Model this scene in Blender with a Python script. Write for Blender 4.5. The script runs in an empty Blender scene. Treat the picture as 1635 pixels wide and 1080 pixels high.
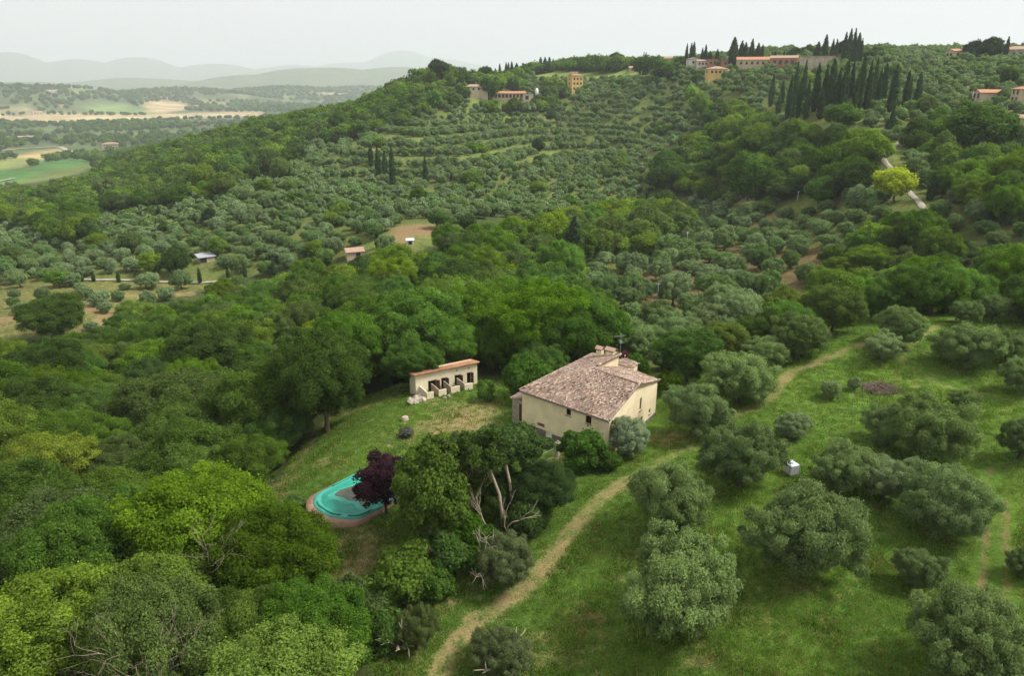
import bpy, bmesh, math, random
import numpy as np
from mathutils import Vector, Matrix
S = bpy.context.scene
COL = S.collection
R = math.radians
rng = np.random.default_rng(7)
random.seed(7)

# ------------------------------------------------------------------ camera
CAMH, FPX, PITCH = 41.0, 1150.0, R(19.84)
cam_d = bpy.data.cameras.new('camera')
cam_d.sensor_width = 36.0
cam_d.lens = 36.0 * FPX / 1635.0
cam_d.clip_start, cam_d.clip_end = 0.5, 90000.0
cam = bpy.data.objects.new('camera', cam_d)
cam.location = (0, 0, CAMH)
cam.rotation_euler = (R(90) - PITCH, 0, 0)
COL.objects.link(cam)
S.camera = cam

# ------------------------------------------------------------------ sky, sun, exposure
SUN_EL, SUN_AZ = 52.0, 94.0            # azimuth clockwise from +Y
w = bpy.data.worlds.new('World'); S.world = w; w.use_nodes = True
nt = w.node_tree; nt.nodes.clear()
sky = nt.nodes.new('ShaderNodeTexSky'); sky.sky_type = 'NISHITA'; sky.sun_disc = False
sky.sun_elevation = R(SUN_EL); sky.sun_rotation = R(SUN_AZ)
sky.air_density = 1.0; sky.dust_density = 4.0; sky.ozone_density = 1.0
hs = nt.nodes.new('ShaderNodeHueSaturation'); hs.inputs['Saturation'].default_value = 0.25
mixw = nt.nodes.new('ShaderNodeMix'); mixw.data_type = 'RGBA'
mixw.inputs['Factor'].default_value = 0.85            # thin even cloud deck
mixw.inputs['B'].default_value = (10.1, 9.95, 9.95, 1)
bgn = nt.nodes.new('ShaderNodeBackground'); bgn.inputs['Strength'].default_value = 0.0455
outw = nt.nodes.new('ShaderNodeOutputWorld')
nt.links.new(sky.outputs[0], hs.inputs['Color'])
nt.links.new(hs.outputs[0], mixw.inputs['A'])
nt.links.new(mixw.outputs['Result'], bgn.inputs['Color'])
nt.links.new(bgn.outputs[0], outw.inputs['Surface'])
sun_d = bpy.data.lights.new('sun', 'SUN'); sun_d.energy = 2.1; sun_d.angle = R(16); sun_d.color = (1.0, 0.965, 0.91)
sun = bpy.data.objects.new('sun', sun_d); COL.objects.link(sun)
sdir = Vector((math.sin(R(SUN_AZ)) * math.cos(R(SUN_EL)), math.cos(R(SUN_AZ)) * math.cos(R(SUN_EL)), math.sin(R(SUN_EL))))
sun.rotation_euler = (-sdir).to_track_quat('-Z', 'Y').to_euler()
sun.location = (0, 0, 300)
S.view_settings.view_transform = 'Standard'
S.view_settings.look = 'None'
S.view_settings.exposure = 1.16
S.view_settings.gamma = 1.0
S.view_settings.use_curve_mapping = False
S.render.engine = 'CYCLES'
cy = S.cycles
cy.max_bounces = 6; cy.diffuse_bounces = 4; cy.glossy_bounces = 1; cy.transmission_bounces = 3
cy.volume_bounces = 2; cy.transparent_max_bounces = 4
cy.use_denoising = True; cy.denoising_prefilter = 'NONE'
cy.use_adaptive_sampling = True; cy.adaptive_threshold = 0.025
cy.sample_clamp_indirect = 6.0
cy.caustics_reflective = False; cy.caustics_refractive = False

# ------------------------------------------------------------------ view geometry (used to find spots on the ground)
CP, SP = math.cos(PITCH), math.sin(PITCH)
def ray(u, v):
    x = (u - 817.5) / FPX; zc = (540 - v) / FPX
    return np.array([x, CP + zc * SP, -SP + zc * CP])
def proj(P):
    P = np.asarray(P, float)
    x, y, z = P[..., 0], P[..., 1], P[..., 2] - CAMH
    dep = np.maximum(y * CP - z * SP, 0.1); up = y * SP + z * CP
    return 817.5 + FPX * x / dep, 540 - FPX * up / dep, dep

# ------------------------------------------------------------------ terrain
CPTS = [  # photo u, v, distance along Y, height of what covers the ground there
 (1400,525,98,0),(1500,505,108,0),(1620,600,84,0),(1635,760,62,0),(1635,1000,44,0),(1300,1060,41,0),(1290,930,48,0),
 (1080,1040,42.5,0),(1420,650,80,0),(1250,620,84,0),(1180,670,77,0),(1000,770,65,0),(860,930,53,0),(760,1000,48.5,0),(950,1075,44,0),
 (1100,480,163,0),(1250,480,160,0),(1000,480,160,0),(1200,400,208,0),(1080,380,230,3),(1300,340,225,3),(1000,300,355,0),(1150,300,300,8),
 (1000,240,445,0),(900,200,520,0),(800,190,520,0),(917,148,595,0),(900,109,690,0),(1000,107,660,0),(1090,104,540,0),(1200,108,490,0),
 (1310,106,455,0),(1420,100,450,0),(1520,98,430,0),(1630,98,420,0),(1575,167,305,0),(1625,215,250,0),(1400,180,295,0),(1260,185,300,0),
 (1150,190,400,4),(1150,140,450,3),(1415,252,228,0),(1462,322,190,0),(1560,270,215,8),(1450,400,150,10),(1450,450,126,9),(1600,430,115,9),(1350,450,135,9),
 (700,109,570,8),(640,135,545,9),(560,170,520,10),(440,190,520,10),(300,214,600,10),(200,244,660,10),(600,230,405,0),(500,260,375,0),
 (700,215,445,0),(610,292,338,0),(450,310,305,0),(350,350,278,0),(250,400,242,0),(100,400,250,2),(200,449,214,0),(300,453,212,0),(190,490,185,0),(60,490,180,0),
 (30,330,330,10),(100,300,430,10),(200,266,530,10),(660,370,222,0),(560,420,172,10),(430,445,186,10),(800,330,270,3),(850,400,195,9),
 (100,560,125,9),(50,700,74,9),(0,850,52,9),(200,1000,38,9),(430,1000,38,8),(300,700,79,9),(430,620,90,9),(700,455,132,12),(550,520,115,10),(900,450,135,11),(800,270,350,0),
 (100,262,900,0),(20,287,790,0),(178,238,1120,0),(330,300,420,8)]
ZPTS = [(1.2,81,0),(11,72.8,0),(18.4,83.8,0),(10.8,92.5,0),(-13.4,91.2,0),(-5,93.6,0),(-20,64,-.3),(-8,72,-.3),(-14,75,-.1),(-16,54,-1.2),(-22,80,-1.2),
 (-27,70,-2.2),(-10,100,-1.5),(8,105,-3),(0,55,.6),(5,64,.6),(20,70,1.2),(22,92,.6),(28,100,.5),(-4,82,0),
 (0,15,6),(-30,10,2),(40,20,9),(80,60,11),(-60,40,-10),(0,-80,8),(150,0,22),(-150,0,-22),(200,200,33),(260,300,46),(420,420,56),(500,250,60),
 (-330,250,-35),(-500,500,-58),(-700,750,-68),(-900,300,-66),(-600,0,-50),(-350,1000,-68),(-120,1050,-62),(-200,820,-40),(40,900,24),(300,900,42),(700,800,46),(900,300,50),(150,1200,0),(600,1300,20),(1200,800,36)]
def _ctrl():
    pts = []
    for u, v, Y, h in CPTS:
        d = ray(u, v); t = Y / d[1]
        pts.append((d[0] * t, Y, CAMH + d[2] * t - h))
    return np.array(pts + [tuple(map(float, z)) for z in ZPTS])
_C = _ctrl()
def _phi(r2): return -np.sqrt(r2 + 12.0 ** 2)
_n = len(_C)
_A = np.zeros((_n + 3, _n + 3))
_A[:_n, :_n] = _phi(((_C[:, None, :2] - _C[None, :, :2]) ** 2).sum(-1)) + np.eye(_n) * 1.0
_A[:_n, _n] = 1; _A[:_n, _n + 1:] = _C[:, :2] / 1000; _A[_n, :_n] = 1; _A[_n + 1:, :_n] = (_C[:, :2] / 1000).T
_W = np.linalg.solve(_A, np.concatenate([_C[:, 2], np.zeros(3)]))
def sstep(a, b, x):
    t = np.clip((x - a) / (b - a), 0, 1); return t * t * (3 - 2 * t)
HILLS = [  # far hills: azimuth deg, distance, height over plain, half-width across deg, half depth m
 (-33.5,3500,78,5.5,420),(-30,3700,62,4,300),(-36,3300,40,3,300),(-24,4300,62,5.5,420),(-17,4700,66,5.5,450),(-11,5200,60,6,420),(-27,3950,46,3,300),(-20,4000,40,3,260),
 (-14,7800,190,6.5,900),(-19.5,7600,120,5,800),(-8,8000,205,6,900),(-26,8800,125,6,900),(-33,7900,95,5,700),
 (-33,15500,430,2.6,1700),(-36,16500,330,5,1900),(-29.5,15800,380,3.2,1700),(-25.8,16200,455,3.2,1800),(-21,15800,360,3.8,1700),(-16,16500,330,4,1800),
 (-8.2,18500,610,3.6,2000),(-4.5,18800,470,5,2200),(-12.5,18000,400,4,2000),(4,18000,380,6,2200),(-40,17000,330,5,2000)]
def far_z(X, Y):
    az = np.degrees(np.arctan2(X, Y)); D = np.hypot(X, Y)
    z = np.full(np.shape(X), -79.0)
    for a, d, h, wa, wd in HILLS:
        g = np.exp(-((az - a) / wa) ** 2 * 1.2 - ((D - d) / wd) ** 2)
        z = np.maximum(z, -79 + h * g) * .6 + (z + h * g) * .4
    z = z + np.where(D > 2800, (np.sin(X / 310) * np.cos(Y / 270) + .6 * np.sin(X / 120 + Y / 190)) * 5 * sstep(2800, 6000, D), 0)
    return z
def base_z(X, Y):
    X = np.asarray(X, float); Y = np.asarray(Y, float)
    sh = X.shape; x = X.ravel(); y = Y.ravel()
    out = np.empty(x.shape)
    for i in range(0, len(x), 20000):
        a = x[i:i + 20000]; b = y[i:i + 20000]
        r2 = (a[:, None] - _C[None, :, 0]) ** 2 + (b[:, None] - _C[None, :, 1]) ** 2
        out[i:i + 20000] = _phi(r2) @ _W[:_n] + _W[_n] + a / 1000 * _W[_n + 1] + b / 1000 * _W[_n + 2]
    D = np.hypot(x, y)
    k = sstep(900, 1500, D)
    out = np.where(D < 1501, out, 0) * (1 - k) + far_z(x, y) * k
    return out.reshape(sh)
def terr_amt(X, Y):      # where the hillside is terraced
    return sstep(300, 360, np.hypot(X, Y)) * (1 - sstep(560, 640, np.hypot(X, Y))) * sstep(-160, -110, X) * (1 - sstep(150, 220, X))
TSTEP = 3.0
def ground_z(X, Y):
    z = base_z(X, Y)
    t = terr_amt(np.asarray(X, float), np.asarray(Y, float))
    f = z / TSTEP - np.floor(z / TSTEP)
    zt = (np.floor(z / TSTEP) + np.where(f < .65, f * .35, .2275 + (f - .65) * 2.207)) * TSTEP
    x = np.asarray(X, float); y = np.asarray(Y, float)
    small = .10 * np.sin(x * .9 + 1.3 * np.sin(y * .37)) * np.sin(y * .71 + np.sin(x * .43)) + .25 * np.sin(x * .13 + 2) * np.sin(y * .17)
    yard = np.exp(-((x - 2) / 24) ** 2 - ((y - 80) / 22) ** 2)
    return z * (1 - .8 * t) + zt * .8 * t + small * (1 - yard)
_YS = np.concatenate([np.geomspace(14, 900, 900), np.geomspace(905, 20000, 500)])
def hit(u, v, lift=0.0):
    d = ray(u, v); T = _YS / d[1]
    X = d[0] * T; Z = CAMH + d[2] * T
    g = ground_z(X, _YS) + lift
    under = np.nonzero(Z < g)[0]
    if len(under) and under[0] > 0:
        i = under[0]; a = Z[i - 1] - g[i - 1]; b = Z[i] - g[i]; k = a / (a - b)
        Y = _YS[i - 1] + k * (_YS[i] - _YS[i - 1])
    else: Y = None
    if Y is None or (Y > 800 and u > 520):      # just over the crest: stand it on the crest
        m = (_YS > 250) & (_YS < 720)
        Y = _YS[m][np.argmin((Z - g)[m] / _YS[m])]
    X = d[0] * Y / d[1]
    return np.array([X, Y, float(ground_z(np.array([X]), np.array([Y]))[0])])
def depth_of(P): return float(proj(np.asarray(P))[2])

# ------------------------------------------------------------------ plan of the land cover, polygons traced in photo coordinates
def inpoly(u, v, poly):
    u = np.asarray(u); v = np.asarray(v); r = np.zeros(u.shape, bool)
    n = len(poly)
    for i in range(n):
        x0, y0 = poly[i]; x1, y1 = poly[(i + 1) % n]
        if y0 == y1: continue
        c = ((y0 > v) != (y1 > v)) & (u < (x1 - x0) * (v - y0) / (y1 - y0) + x0)
        r ^= c
    return r
# class codes: 0 olive grove, 1 wood, 2 terraces, 3 open grass, 4 sparse olives, 5 brown-soil grove, 6 valley fields, 7 upper meadow
PLAN = [
 (2,[(690,178),(780,170),(900,162),(1050,150),(1130,165),(1190,215),(1050,245),(980,235),(860,262),(700,262),(600,290),(440,275),(480,228),(600,207)]),
 (1,[(-200,392),(-200,312),(60,292),(120,278),(165,258),(178,242),(250,215),(330,190),(440,180),(560,160),(640,125),(720,92),(830,95),(820,118),(750,135),(740,155),(690,172),(610,203),(480,226),(455,270),(380,290),(330,312),(250,322),(150,372),(60,384)]),
 (0,[(-200,400),(60,384),(60,352),(-200,345)]),
 (6,[(-200,182),(140,182),(150,205),(95,215),(160,240),(170,262),(120,278),(60,292),(-200,305)]),
 (0,[(150,338),(260,318),(240,345),(160,372)]),
 (1,[(640,105),(760,92),(900,92),(1060,98),(1080,112),(1000,118),(900,108),(840,112),(830,150),(760,140),(680,150)]),
 (7,[(848,112),(900,105),(1060,107),(1030,122),(940,124),(850,124)]),
 (1,[(760,155),(860,150),(880,130),(900,132),(905,165),(870,170),(780,172)]),
 (1,[(1050,250),(1090,215),(1130,200),(1110,150),(1180,155),(1210,175),(1250,192),(1400,196),(1410,235),(1392,300),(1260,322),(1200,314),(1130,312),(1060,325),(1030,292)]),
 (1,[(1430,195),(1480,190),(1520,170),(1560,168),(1640,235),(1900,260),(1900,340),(1635,335),(1560,335),(1490,260)]),
 (1,[(1330,395),(1400,345),(1460,335),(1560,375),(1640,390),(1900,400),(1900,490),(1635,485),(1500,490),(1400,512),(1335,515),(1325,460)]),
 (1,[(1240,500),(1250,470),(1330,468),(1335,520)]),
 (1,[(850,345),(900,335),(1000,318),(1090,330),(1095,352),(1030,392),(930,412),(880,420),(700,415),(690,365),(760,340)]),
 (4,[(-200,460),(90,445),(340,452),(345,470),(240,480),(140,525),(0,545),(-200,560)]),
 (1,[(-200,562),(0,545),(140,527),(200,487),(250,480),(345,458),(480,418),(570,405),(700,403),(830,405),(920,418),(945,470),(985,500),(975,545),(950,560),(900,575),(840,600),(780,575),(660,570),(640,615),(555,640),(500,690),(450,760),(440,790),(470,850),(520,905),(565,960),(590,1010),(600,1100),(-200,1100)]),
 (5,[(985,430),(1030,420),(1110,400),(1200,392),(1330,395),(1325,462),(1250,470),(1235,495),(1120,500),(1000,490)]),
 (3,[(450,760),(500,690),(555,640),(640,615),(660,570),(780,575),(840,600),(1050,600),(1090,560),(1190,560),(1250,520),(1330,500),(1420,505),(1520,490),(1635,492),(1900,492),(1900,1200),(600,1200),(590,1010),(565,960),(520,905),(470,850),(440,790)]),
]
def land(u, v):
    c = np.zeros(np.shape(u), int)
    for k, poly in PLAN: c[inpoly(u, v, poly)] = k
    return c

# ------------------------------------------------------------------ node helpers and materials
def newmat(name):
    m = bpy.data.materials.new(name); m.use_nodes = True
    t = m.node_tree; t.nodes.clear()
    o = t.nodes.new('ShaderNodeOutputMaterial')
    return m, t, o
def N(t, typ, **kw):
    n = t.nodes.new(typ)
    for k, v in kw.items(): setattr(n, k, v)
    return n
def mathn(t, op, a, b=None, clamp=False):
    n = N(t, 'ShaderNodeMath', operation=op); n.use_clamp = clamp
    for i, x in enumerate((a, b)):
        if x is None: continue
        if isinstance(x, (int, float)): n.inputs[i].default_value = x
        else: t.links.new(x, n.inputs[i])
    return n.outputs[0]
def mixc(t, fac, a, b, blend='MIX'):
    n = N(t, 'ShaderNodeMix', data_type='RGBA', blend_type=blend)
    for k, x in (('Factor', fac), ('A', a), ('B', b)):
        if isinstance(x, (int, float)): n.inputs[k].default_value = x
        elif isinstance(x, tuple): n.inputs[k].default_value = (*x[:3], 1)
        else: t.links.new(x, n.inputs[k])
    return n.outputs['Result']
def noise(t, scale, detail=3, vec=None, rough=.55):
    n = N(t, 'ShaderNodeTexNoise'); n.inputs['Scale'].default_value = scale; n.inputs['Detail'].default_value = detail
    n.inputs['Roughness'].default_value = rough
    if vec is None: vec = N(t, 'ShaderNodeTexCoord').outputs['Object']
    t.links.new(vec, n.inputs['Vector'])
    return n.outputs['Fac']
def maprange(t, x, a, b, c, d):
    n = N(t, 'ShaderNodeMapRange'); t.links.new(x, n.inputs['Value'])
    for i, q in zip((1, 2, 3, 4), (a, b, c, d)): n.inputs[i].default_value = q
    return n.outputs[0]
def surf(name, col, rough=.85, var=.25, scale=3.0, bump=.3, bscale=None, spec=.25, stain=None, metallic=0.0):
    m, t, o = newmat(name)
    p = N(t, 'ShaderNodeBsdfPrincipled'); p.inputs['Roughness'].default_value = rough
    p.inputs['Specular IOR Level'].default_value = spec; p.inputs['Metallic'].default_value = metallic
    f = maprange(t, noise(t, scale, 4), .3, .7, 1 - var, 1 + var)
    c = mixc(t, 1.0, col, f, 'MULTIPLY')
    if stain: c = mixc(t, maprange(t, noise(t, scale * .35, 5, rough=.7), .48, .72, 0, .8), c, stain)
    t.links.new(c, p.inputs['Base Color'])
    if bump:
        b = N(t, 'ShaderNodeBump'); b.inputs['Strength'].default_value = bump; b.inputs['Distance'].default_value = .05
        t.links.new(noise(t, bscale or scale * 5, 3), b.inputs['Height']); t.links.new(b.outputs[0], p.inputs['Normal'])
    t.links.new(p.outputs[0], o.inputs['Surface'])
    return m
def leaf_material(name, trans=.3, rough=.55, spec=.3, vspread=.45, ospread=.22, col=None):
    sat = (1.12, .98) if name == 'olive_leaf' else (1.10, .94)
    m, t, o = newmat(name)
    oi = N(t, 'ShaderNodeObjectInfo')
    at = N(t, 'ShaderNodeAttribute', attribute_name='lv')
    v1 = maprange(t, at.outputs['Fac'], 0, 1, 1 - vspread, 1 + vspread)
    v2 = maprange(t, oi.outputs['Random'], 0, 1, 1.42 * (1 - ospread), 1.42 * (1 + ospread))
    c = mixc(t, 1.0, col or oi.outputs['Color'], mathn(t, 'MULTIPLY', v1, v2), 'MULTIPLY')
    hv = N(t, 'ShaderNodeHueSaturation'); t.links.new(c, hv.inputs['Color'])
    r2 = mathn(t, 'FRACT', mathn(t, 'MULTIPLY', oi.outputs['Random'], 17.31))
    t.links.new(mathn(t, 'ADD', maprange(t, r2, 0, 1, .496, .510), maprange(t, at.outputs['Fac'], 0, 1, .006, -.008)), hv.inputs['Hue'])
    t.links.new(maprange(t, r2, 0, 1, *sat), hv.inputs['Saturation'])
    p = N(t, 'ShaderNodeBsdfDiffuse')
    t.links.new(hv.outputs[0], p.inputs['Color'])
    if name != 'grass_blade':     # leaves of a clump share much of its rounded facing
        bn = N(t, 'ShaderNodeAttribute', attribute_name='bn'); vt = N(t, 'ShaderNodeVectorTransform', vector_type='NORMAL', convert_from='OBJECT', convert_to='WORLD')
        t.links.new(bn.outputs['Vector'], vt.inputs[0])
        gn = N(t, 'ShaderNodeNewGeometry'); sc1 = N(t, 'ShaderNodeVectorMath', operation='SCALE'); t.links.new(gn.outputs['Normal'], sc1.inputs[0]); sc1.inputs['Scale'].default_value = .8
        ad = N(t, 'ShaderNodeVectorMath', operation='ADD'); t.links.new(vt.outputs[0], ad.inputs[0]); t.links.new(sc1.outputs[0], ad.inputs[1])
        nz = N(t, 'ShaderNodeVectorMath', operation='NORMALIZE'); t.links.new(ad.outputs[0], nz.inputs[0]); t.links.new(nz.outputs[0], p.inputs['Normal'])
    tr = N(t, 'ShaderNodeBsdfTranslucent')
    t.links.new(mixc(t, 1.0, hv.outputs[0], (1.35, 1.55, .75), 'MULTIPLY'), tr.inputs['Color'])
    ms = N(t, 'ShaderNodeMixShader'); ms.inputs[0].default_value = trans
    t.links.new(p.outputs[0], ms.inputs[1]); t.links.new(tr.outputs[0], ms.inputs[2]); t.links.new(ms.outputs[0], o.inputs['Surface'])
    return m
M = {}
LEAFP = {'leaf': (.42, .55, .3, .55, .20), 'olive_leaf': (.30, .5, .45, .5, .16), 'needle': (.12, .7, .2, .4, .18), 'grass_blade': (.3, .7, .15, .4, .25)}
for k_, v_ in LEAFP.items(): M[k_] = leaf_material(k_, *v_)
M['bark'] = surf('bark', (.12, .095, .07), .95, .35, 4, .6)
M['dead_wood'] = surf('dead_wood', (.36, .295, .215), .9, .25, 5, .5)
M['stucco'] = surf('stucco', (.85, .72, .47), .95, .09, .8, .25, 12, stain=(.66, .53, .33))
M['cream'] = surf('cream', (.80, .70, .50), .95, .10, .7, .2, 8, stain=(.62, .52, .35))
M['stone'] = surf('stone', (.33, .28, .21), .95, .35, 2.5, .6, 6)
M['plinth'] = surf('plinth', (.17, .15, .14), .95, .25, 2, .5)
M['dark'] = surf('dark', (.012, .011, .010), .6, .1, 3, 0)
M['glass'] = surf('glass', (.03, .035, .04), .12, .1, 2, 0, spec=.6)
M['brown_wood'] = surf('brown_wood', (.075, .03, .02), .7, .3, 5, .3)
M['white_paint'] = surf('white_paint', (.72, .72, .70), .6, .06, 2, .1)
M['grey_metal'] = surf('grey_metal', (.42, .43, .44), .4, .15, 2, .1, metallic=.6)
M['white_plastic'] = surf('white_plastic', (.88, .90, .92), .4, .05, 2, .1)
M['grey_roof'] = surf('grey_roof', (.33, .35, .38), .6, .12, 1.5, .1)
M['pool_cover'] = surf('pool_cover', (.014, .24, .165), .45, .18, .9, .6, 3, spec=.4, stain=(.03, .42, .33))
M['pool_cover_pale'] = surf('pool_cover_pale', (.06, .34, .26), .5, .15, 1.5, .4, 3)
M['murky_water'] = surf('murky_water', (.060, .070, .045), .18, .35, 1.1, .03, 2, spec=.5, stain=(.16, .11, .07))
M['paving'] = surf('paving', (.38, .235, .16), .95, .22, 1.4, .4, 6, stain=(.28, .19, .13))
M['brush'] = surf('brush', (.19, .145, .11), .95, .3, 3, .3)
M['rubble'] = surf('rubble', (.42, .37, .29), .95, .3, 2.5, .5)
M['red_dish'] = surf('red_dish', (.07, .010, .014), .5, .15, 3, .1)
M['gravel'] = surf('gravel', (.37, .335, .27), .95, .25, .6, .2, stain=(.33, .28, .19))
M['yellow_wall'] = surf('yellow_wall', (.66, .46, .17), .95, .1, .4, .1)
M['pale_wall'] = surf('pale_wall', (.50, .41, .29), .95, .12, .3, .1)
M['white_wall'] = surf('white_wall', (.60, .56, .50), .95, .1, .3, .1)
M['stone_wall'] = surf('stone_wall', (.42, .36, .28), .95, .25, .5, .3)
M['brick_red'] = surf('brick_red', (.40, .20, .13), .95, .2, .5, .2)
def tile_material(name, cols):
    m, t, o = newmat(name)
    at = N(t, 'ShaderNodeAttribute', attribute_name='lv')
    cr = N(t, 'ShaderNodeValToRGB'); cr.color_ramp.interpolation = 'LINEAR'
    e = cr.color_ramp.elements
    while len(e) < len(cols): e.new(.5)
    for i, c in enumerate(cols): e[i].position = i / (len(cols) - 1); e[i].color = (*c, 1)
    t.links.new(at.outputs['Fac'], cr.inputs[0])
    c = mixc(t, 1.0, cr.outputs[0], maprange(t, noise(t, .5, 4), .3, .7, .8, 1.2), 'MULTIPLY')
    c = mixc(t, maprange(t, noise(t, 6, 4, rough=.7), .55, .75, 0, .55), c, (.30, .27, .20))   # lichen
    p = N(t, 'ShaderNodeBsdfPrincipled'); p.inputs['Roughness'].default_value = .9; p.inputs['Specular IOR Level'].default_value = .2
    t.links.new(c, p.inputs['Base Color']); t.links.new(p.outputs[0], o.inputs['Surface'])
    return m
M['old_tiles'] = tile_material('old_tiles', [(.075,.05,.038),(.20,.12,.088),(.29,.185,.135),(.24,.195,.165),(.37,.275,.205),(.50,.415,.33),(.30,.145,.09)])
M['orange_tiles'] = tile_material('orange_tiles', [(.34,.15,.075),(.44,.20,.10),(.42,.25,.15),(.50,.28,.15)])
M['far_tiles'] = surf('far_tiles', (.46, .22, .13), .95, .2, .9, .3, 4, stain=(.40, .27, .19))
M['far_tiles_old'] = surf('far_tiles_old', (.38, .25, .18), .95, .2, .9, .3, 4, stain=(.33, .27, .21))

# ------------------------------------------------------------------ mesh helpers
def np_mesh(name, V, F, lv=None, mat=None, smooth=False, bn=None):
    V = np.ascontiguousarray(V, np.float32); F = np.ascontiguousarray(F, np.int32)
    me = bpy.data.meshes.new(name)
    nf, k = F.shape
    me.vertices.add(len(V)); me.vertices.foreach_set('co', V.ravel())
    me.loops.add(nf * k); me.loops.foreach_set('vertex_index', F.ravel())
    me.polygons.add(nf); me.polygons.foreach_set('loop_start', np.arange(0, nf * k, k, dtype=np.int32))
    try: me.polygons.foreach_set('loop_total', np.full(nf, k, np.int32))
    except Exception: pass
    if lv is not None:
        a = me.attributes.new('lv', 'FLOAT', 'POINT'); a.data.foreach_set('value', np.ascontiguousarray(lv, np.float32))
    if bn is not None:
        a = me.attributes.new('bn', 'FLOAT_VECTOR', 'POINT'); a.data.foreach_set('vector', np.ascontiguousarray(bn, np.float32).ravel())
    if mat: me.materials.append(mat)
    me.update(calc_edges=True)
    if smooth: me.polygons.foreach_set('use_smooth', np.ones(nf, bool))
    return me
def link(name, me, parent=None, loc=None):
    o = bpy.data.objects.new(name, me); COL.objects.link(o)
    if parent is not None: o.parent = parent
    if loc is not None: o.location = loc
    return o
def tag(o, label, cat=None, group=None, kind=None):
    o['label'] = label
    if cat: o['category'] = cat
    if group: o['group'] = group
    if kind: o['kind'] = kind
    return o
def thing(name, label, cat, loc=(0, 0, 0), rz=0.0, group=None, scale=None):
    o = bpy.data.objects.new(name, None); o.empty_display_size = .3; COL.objects.link(o)
    o.location = tuple(float(q) for q in loc); o.rotation_euler = (0, 0, rz)
    if scale is not None: o.scale = scale
    return tag(o, label, cat, group)
class MB:
    def __init__(s): s.V = []; s.F = []
    def add(s, V, F):
        n = len(s.V); s.V += [tuple(map(float, v)) for v in V]; s.F += [tuple(i + n for i in f) for f in F]; return s
    def box(s, c, d, rz=0.0, taper=1.0):
        x, y, z = [q / 2 for q in d]; ca, sa = math.cos(rz), math.sin(rz); V = []
        for dz in (-1, 1):
            k = taper if dz > 0 else 1
            for dx, dy in ((-1, -1), (1, -1), (1, 1), (-1, 1)):
                a, b = dx * x * k, dy * y * k
                V.append((c[0] + a * ca - b * sa, c[1] + a * sa + b * ca, c[2] + dz * z))
        return s.add(V, [(3, 2, 1, 0), (4, 5, 6, 7), (0, 1, 5, 4), (1, 2, 6, 5), (2, 3, 7, 6), (3, 0, 4, 7)])
    def tube(s, pts, rad, n=7, cap=True):
        pts = [Vector(p) for p in pts]; V = []; F = []
        prev = None
        for i, p in enumerate(pts):
            d = (pts[min(i + 1, len(pts) - 1)] - pts[max(i - 1, 0)])
            d = d.normalized() if d.length > 1e-9 else Vector((0, 0, 1))
            a = d.cross(Vector((0, 0, 1))) if abs(d.z) < .95 else d.cross(Vector((1, 0, 0)))
            if prev is not None:
                a = prev - d * prev.dot(d)
            a.normalize(); prev = a; b = d.cross(a)
            for k in range(n):
                t = 2 * math.pi * k / n
                V.append(p + (a * math.cos(t) + b * math.sin(t)) * rad[i])
        for i in range(len(pts) - 1):
            for k in range(n):
                F.append((i * n + k, i * n + (k + 1) % n, (i + 1) * n + (k + 1) % n, (i + 1) * n + k))
        if cap: F.append(tuple(range((len(pts) - 1) * n, len(pts) * n))); F.append(tuple(reversed(range(n))))
        return s.add(V, F)
    def prism(s, poly, z0, z1):
        n = len(poly)
        V = [(x, y, z0) for x, y in poly] + [(x, y, z1) for x, y in poly]
        return s.add(V, [tuple(reversed(range(n))), tuple(range(n, 2 * n))] + [(i, (i + 1) % n, n + (i + 1) % n, n + i) for i in range(n)])
    def slab(s, pts, th):      # plane polygon thickened downward along z
        n = len(pts)
        V = list(pts) + [(p[0], p[1], p[2] - th) for p in pts]
        return s.add(V, [tuple(range(n)), tuple(reversed(range(n, 2 * n)))] + [((i + 1) % n, i, n + i, n + (i + 1) % n) for i in range(n)])
    def mesh(s, name, mat=None, smooth=False):
        me = bpy.data.meshes.new(name); me.from_pydata(s.V, [], s.F)
        if mat: me.materials.append(mat)
        bm = bmesh.new(); bm.from_mesh(me); bmesh.ops.recalc_face_normals(bm, faces=bm.faces); bm.to_mesh(me); bm.free()
        if smooth: me.polygons.foreach_set('use_smooth', np.ones(len(me.polygons), bool))
        me.update(); return me
    def build(s, name, mat, parent=None, smooth=False, loc=None):
        return link(name, s.mesh(name, mat, smooth), parent, loc)

# ------------------------------------------------------------------ ground
PATHS = []   # (world polyline, half width, dryness, soil)
def path_px(pts, half, dry, soil=0.0):
    PATHS.append((np.array([hit(u, v)[:2] for u, v in pts]), half, dry, soil))
path_px([(690,1100),(715,1045),(765,985),(835,945),(880,895),(915,845),(960,795),(1005,765)], .95, .74, .22)
path_px([(1005,765),(1050,740),(1085,722),(1130,708)], .6, .58, .1)
path_px([(1170,663),(1205,650),(1235,632),(1247,612),(1262,594),(1295,583),(1330,568),(1380,550)], .8, .74, .3)
path_px([(1600,508),(1500,522),(1450,550),(1440,572),(1462,592),(1500,612),(1545,625),(1635,642)], .55, .58, .1)
path_px([(1583,745),(1572,800),(1575,860),(1568,960)], .40, .40, .58)
path_px([(1605,800),(1606,860),(1609,930),(1600,985)], .40, .40, .58)
path_px([(545,652),(505,690),(470,745),(448,790)], .9, .75, .1)
path_px([(640,632),(590,648),(545,662)], .9, .8, .1)
path_px([(-20,520),(30,505),(90,485),(190,508),(120,540)], 3.0, .8, .55)
path_px([(100,470),(220,473),(300,470)], 2.5, .8, .2)
path_px([(150,525),(165,512),(178,500)], 2.5, .9, .2)
path_px([(1180,322),(1240,345),(1160,372)], 2.0, .75, .3)
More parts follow.
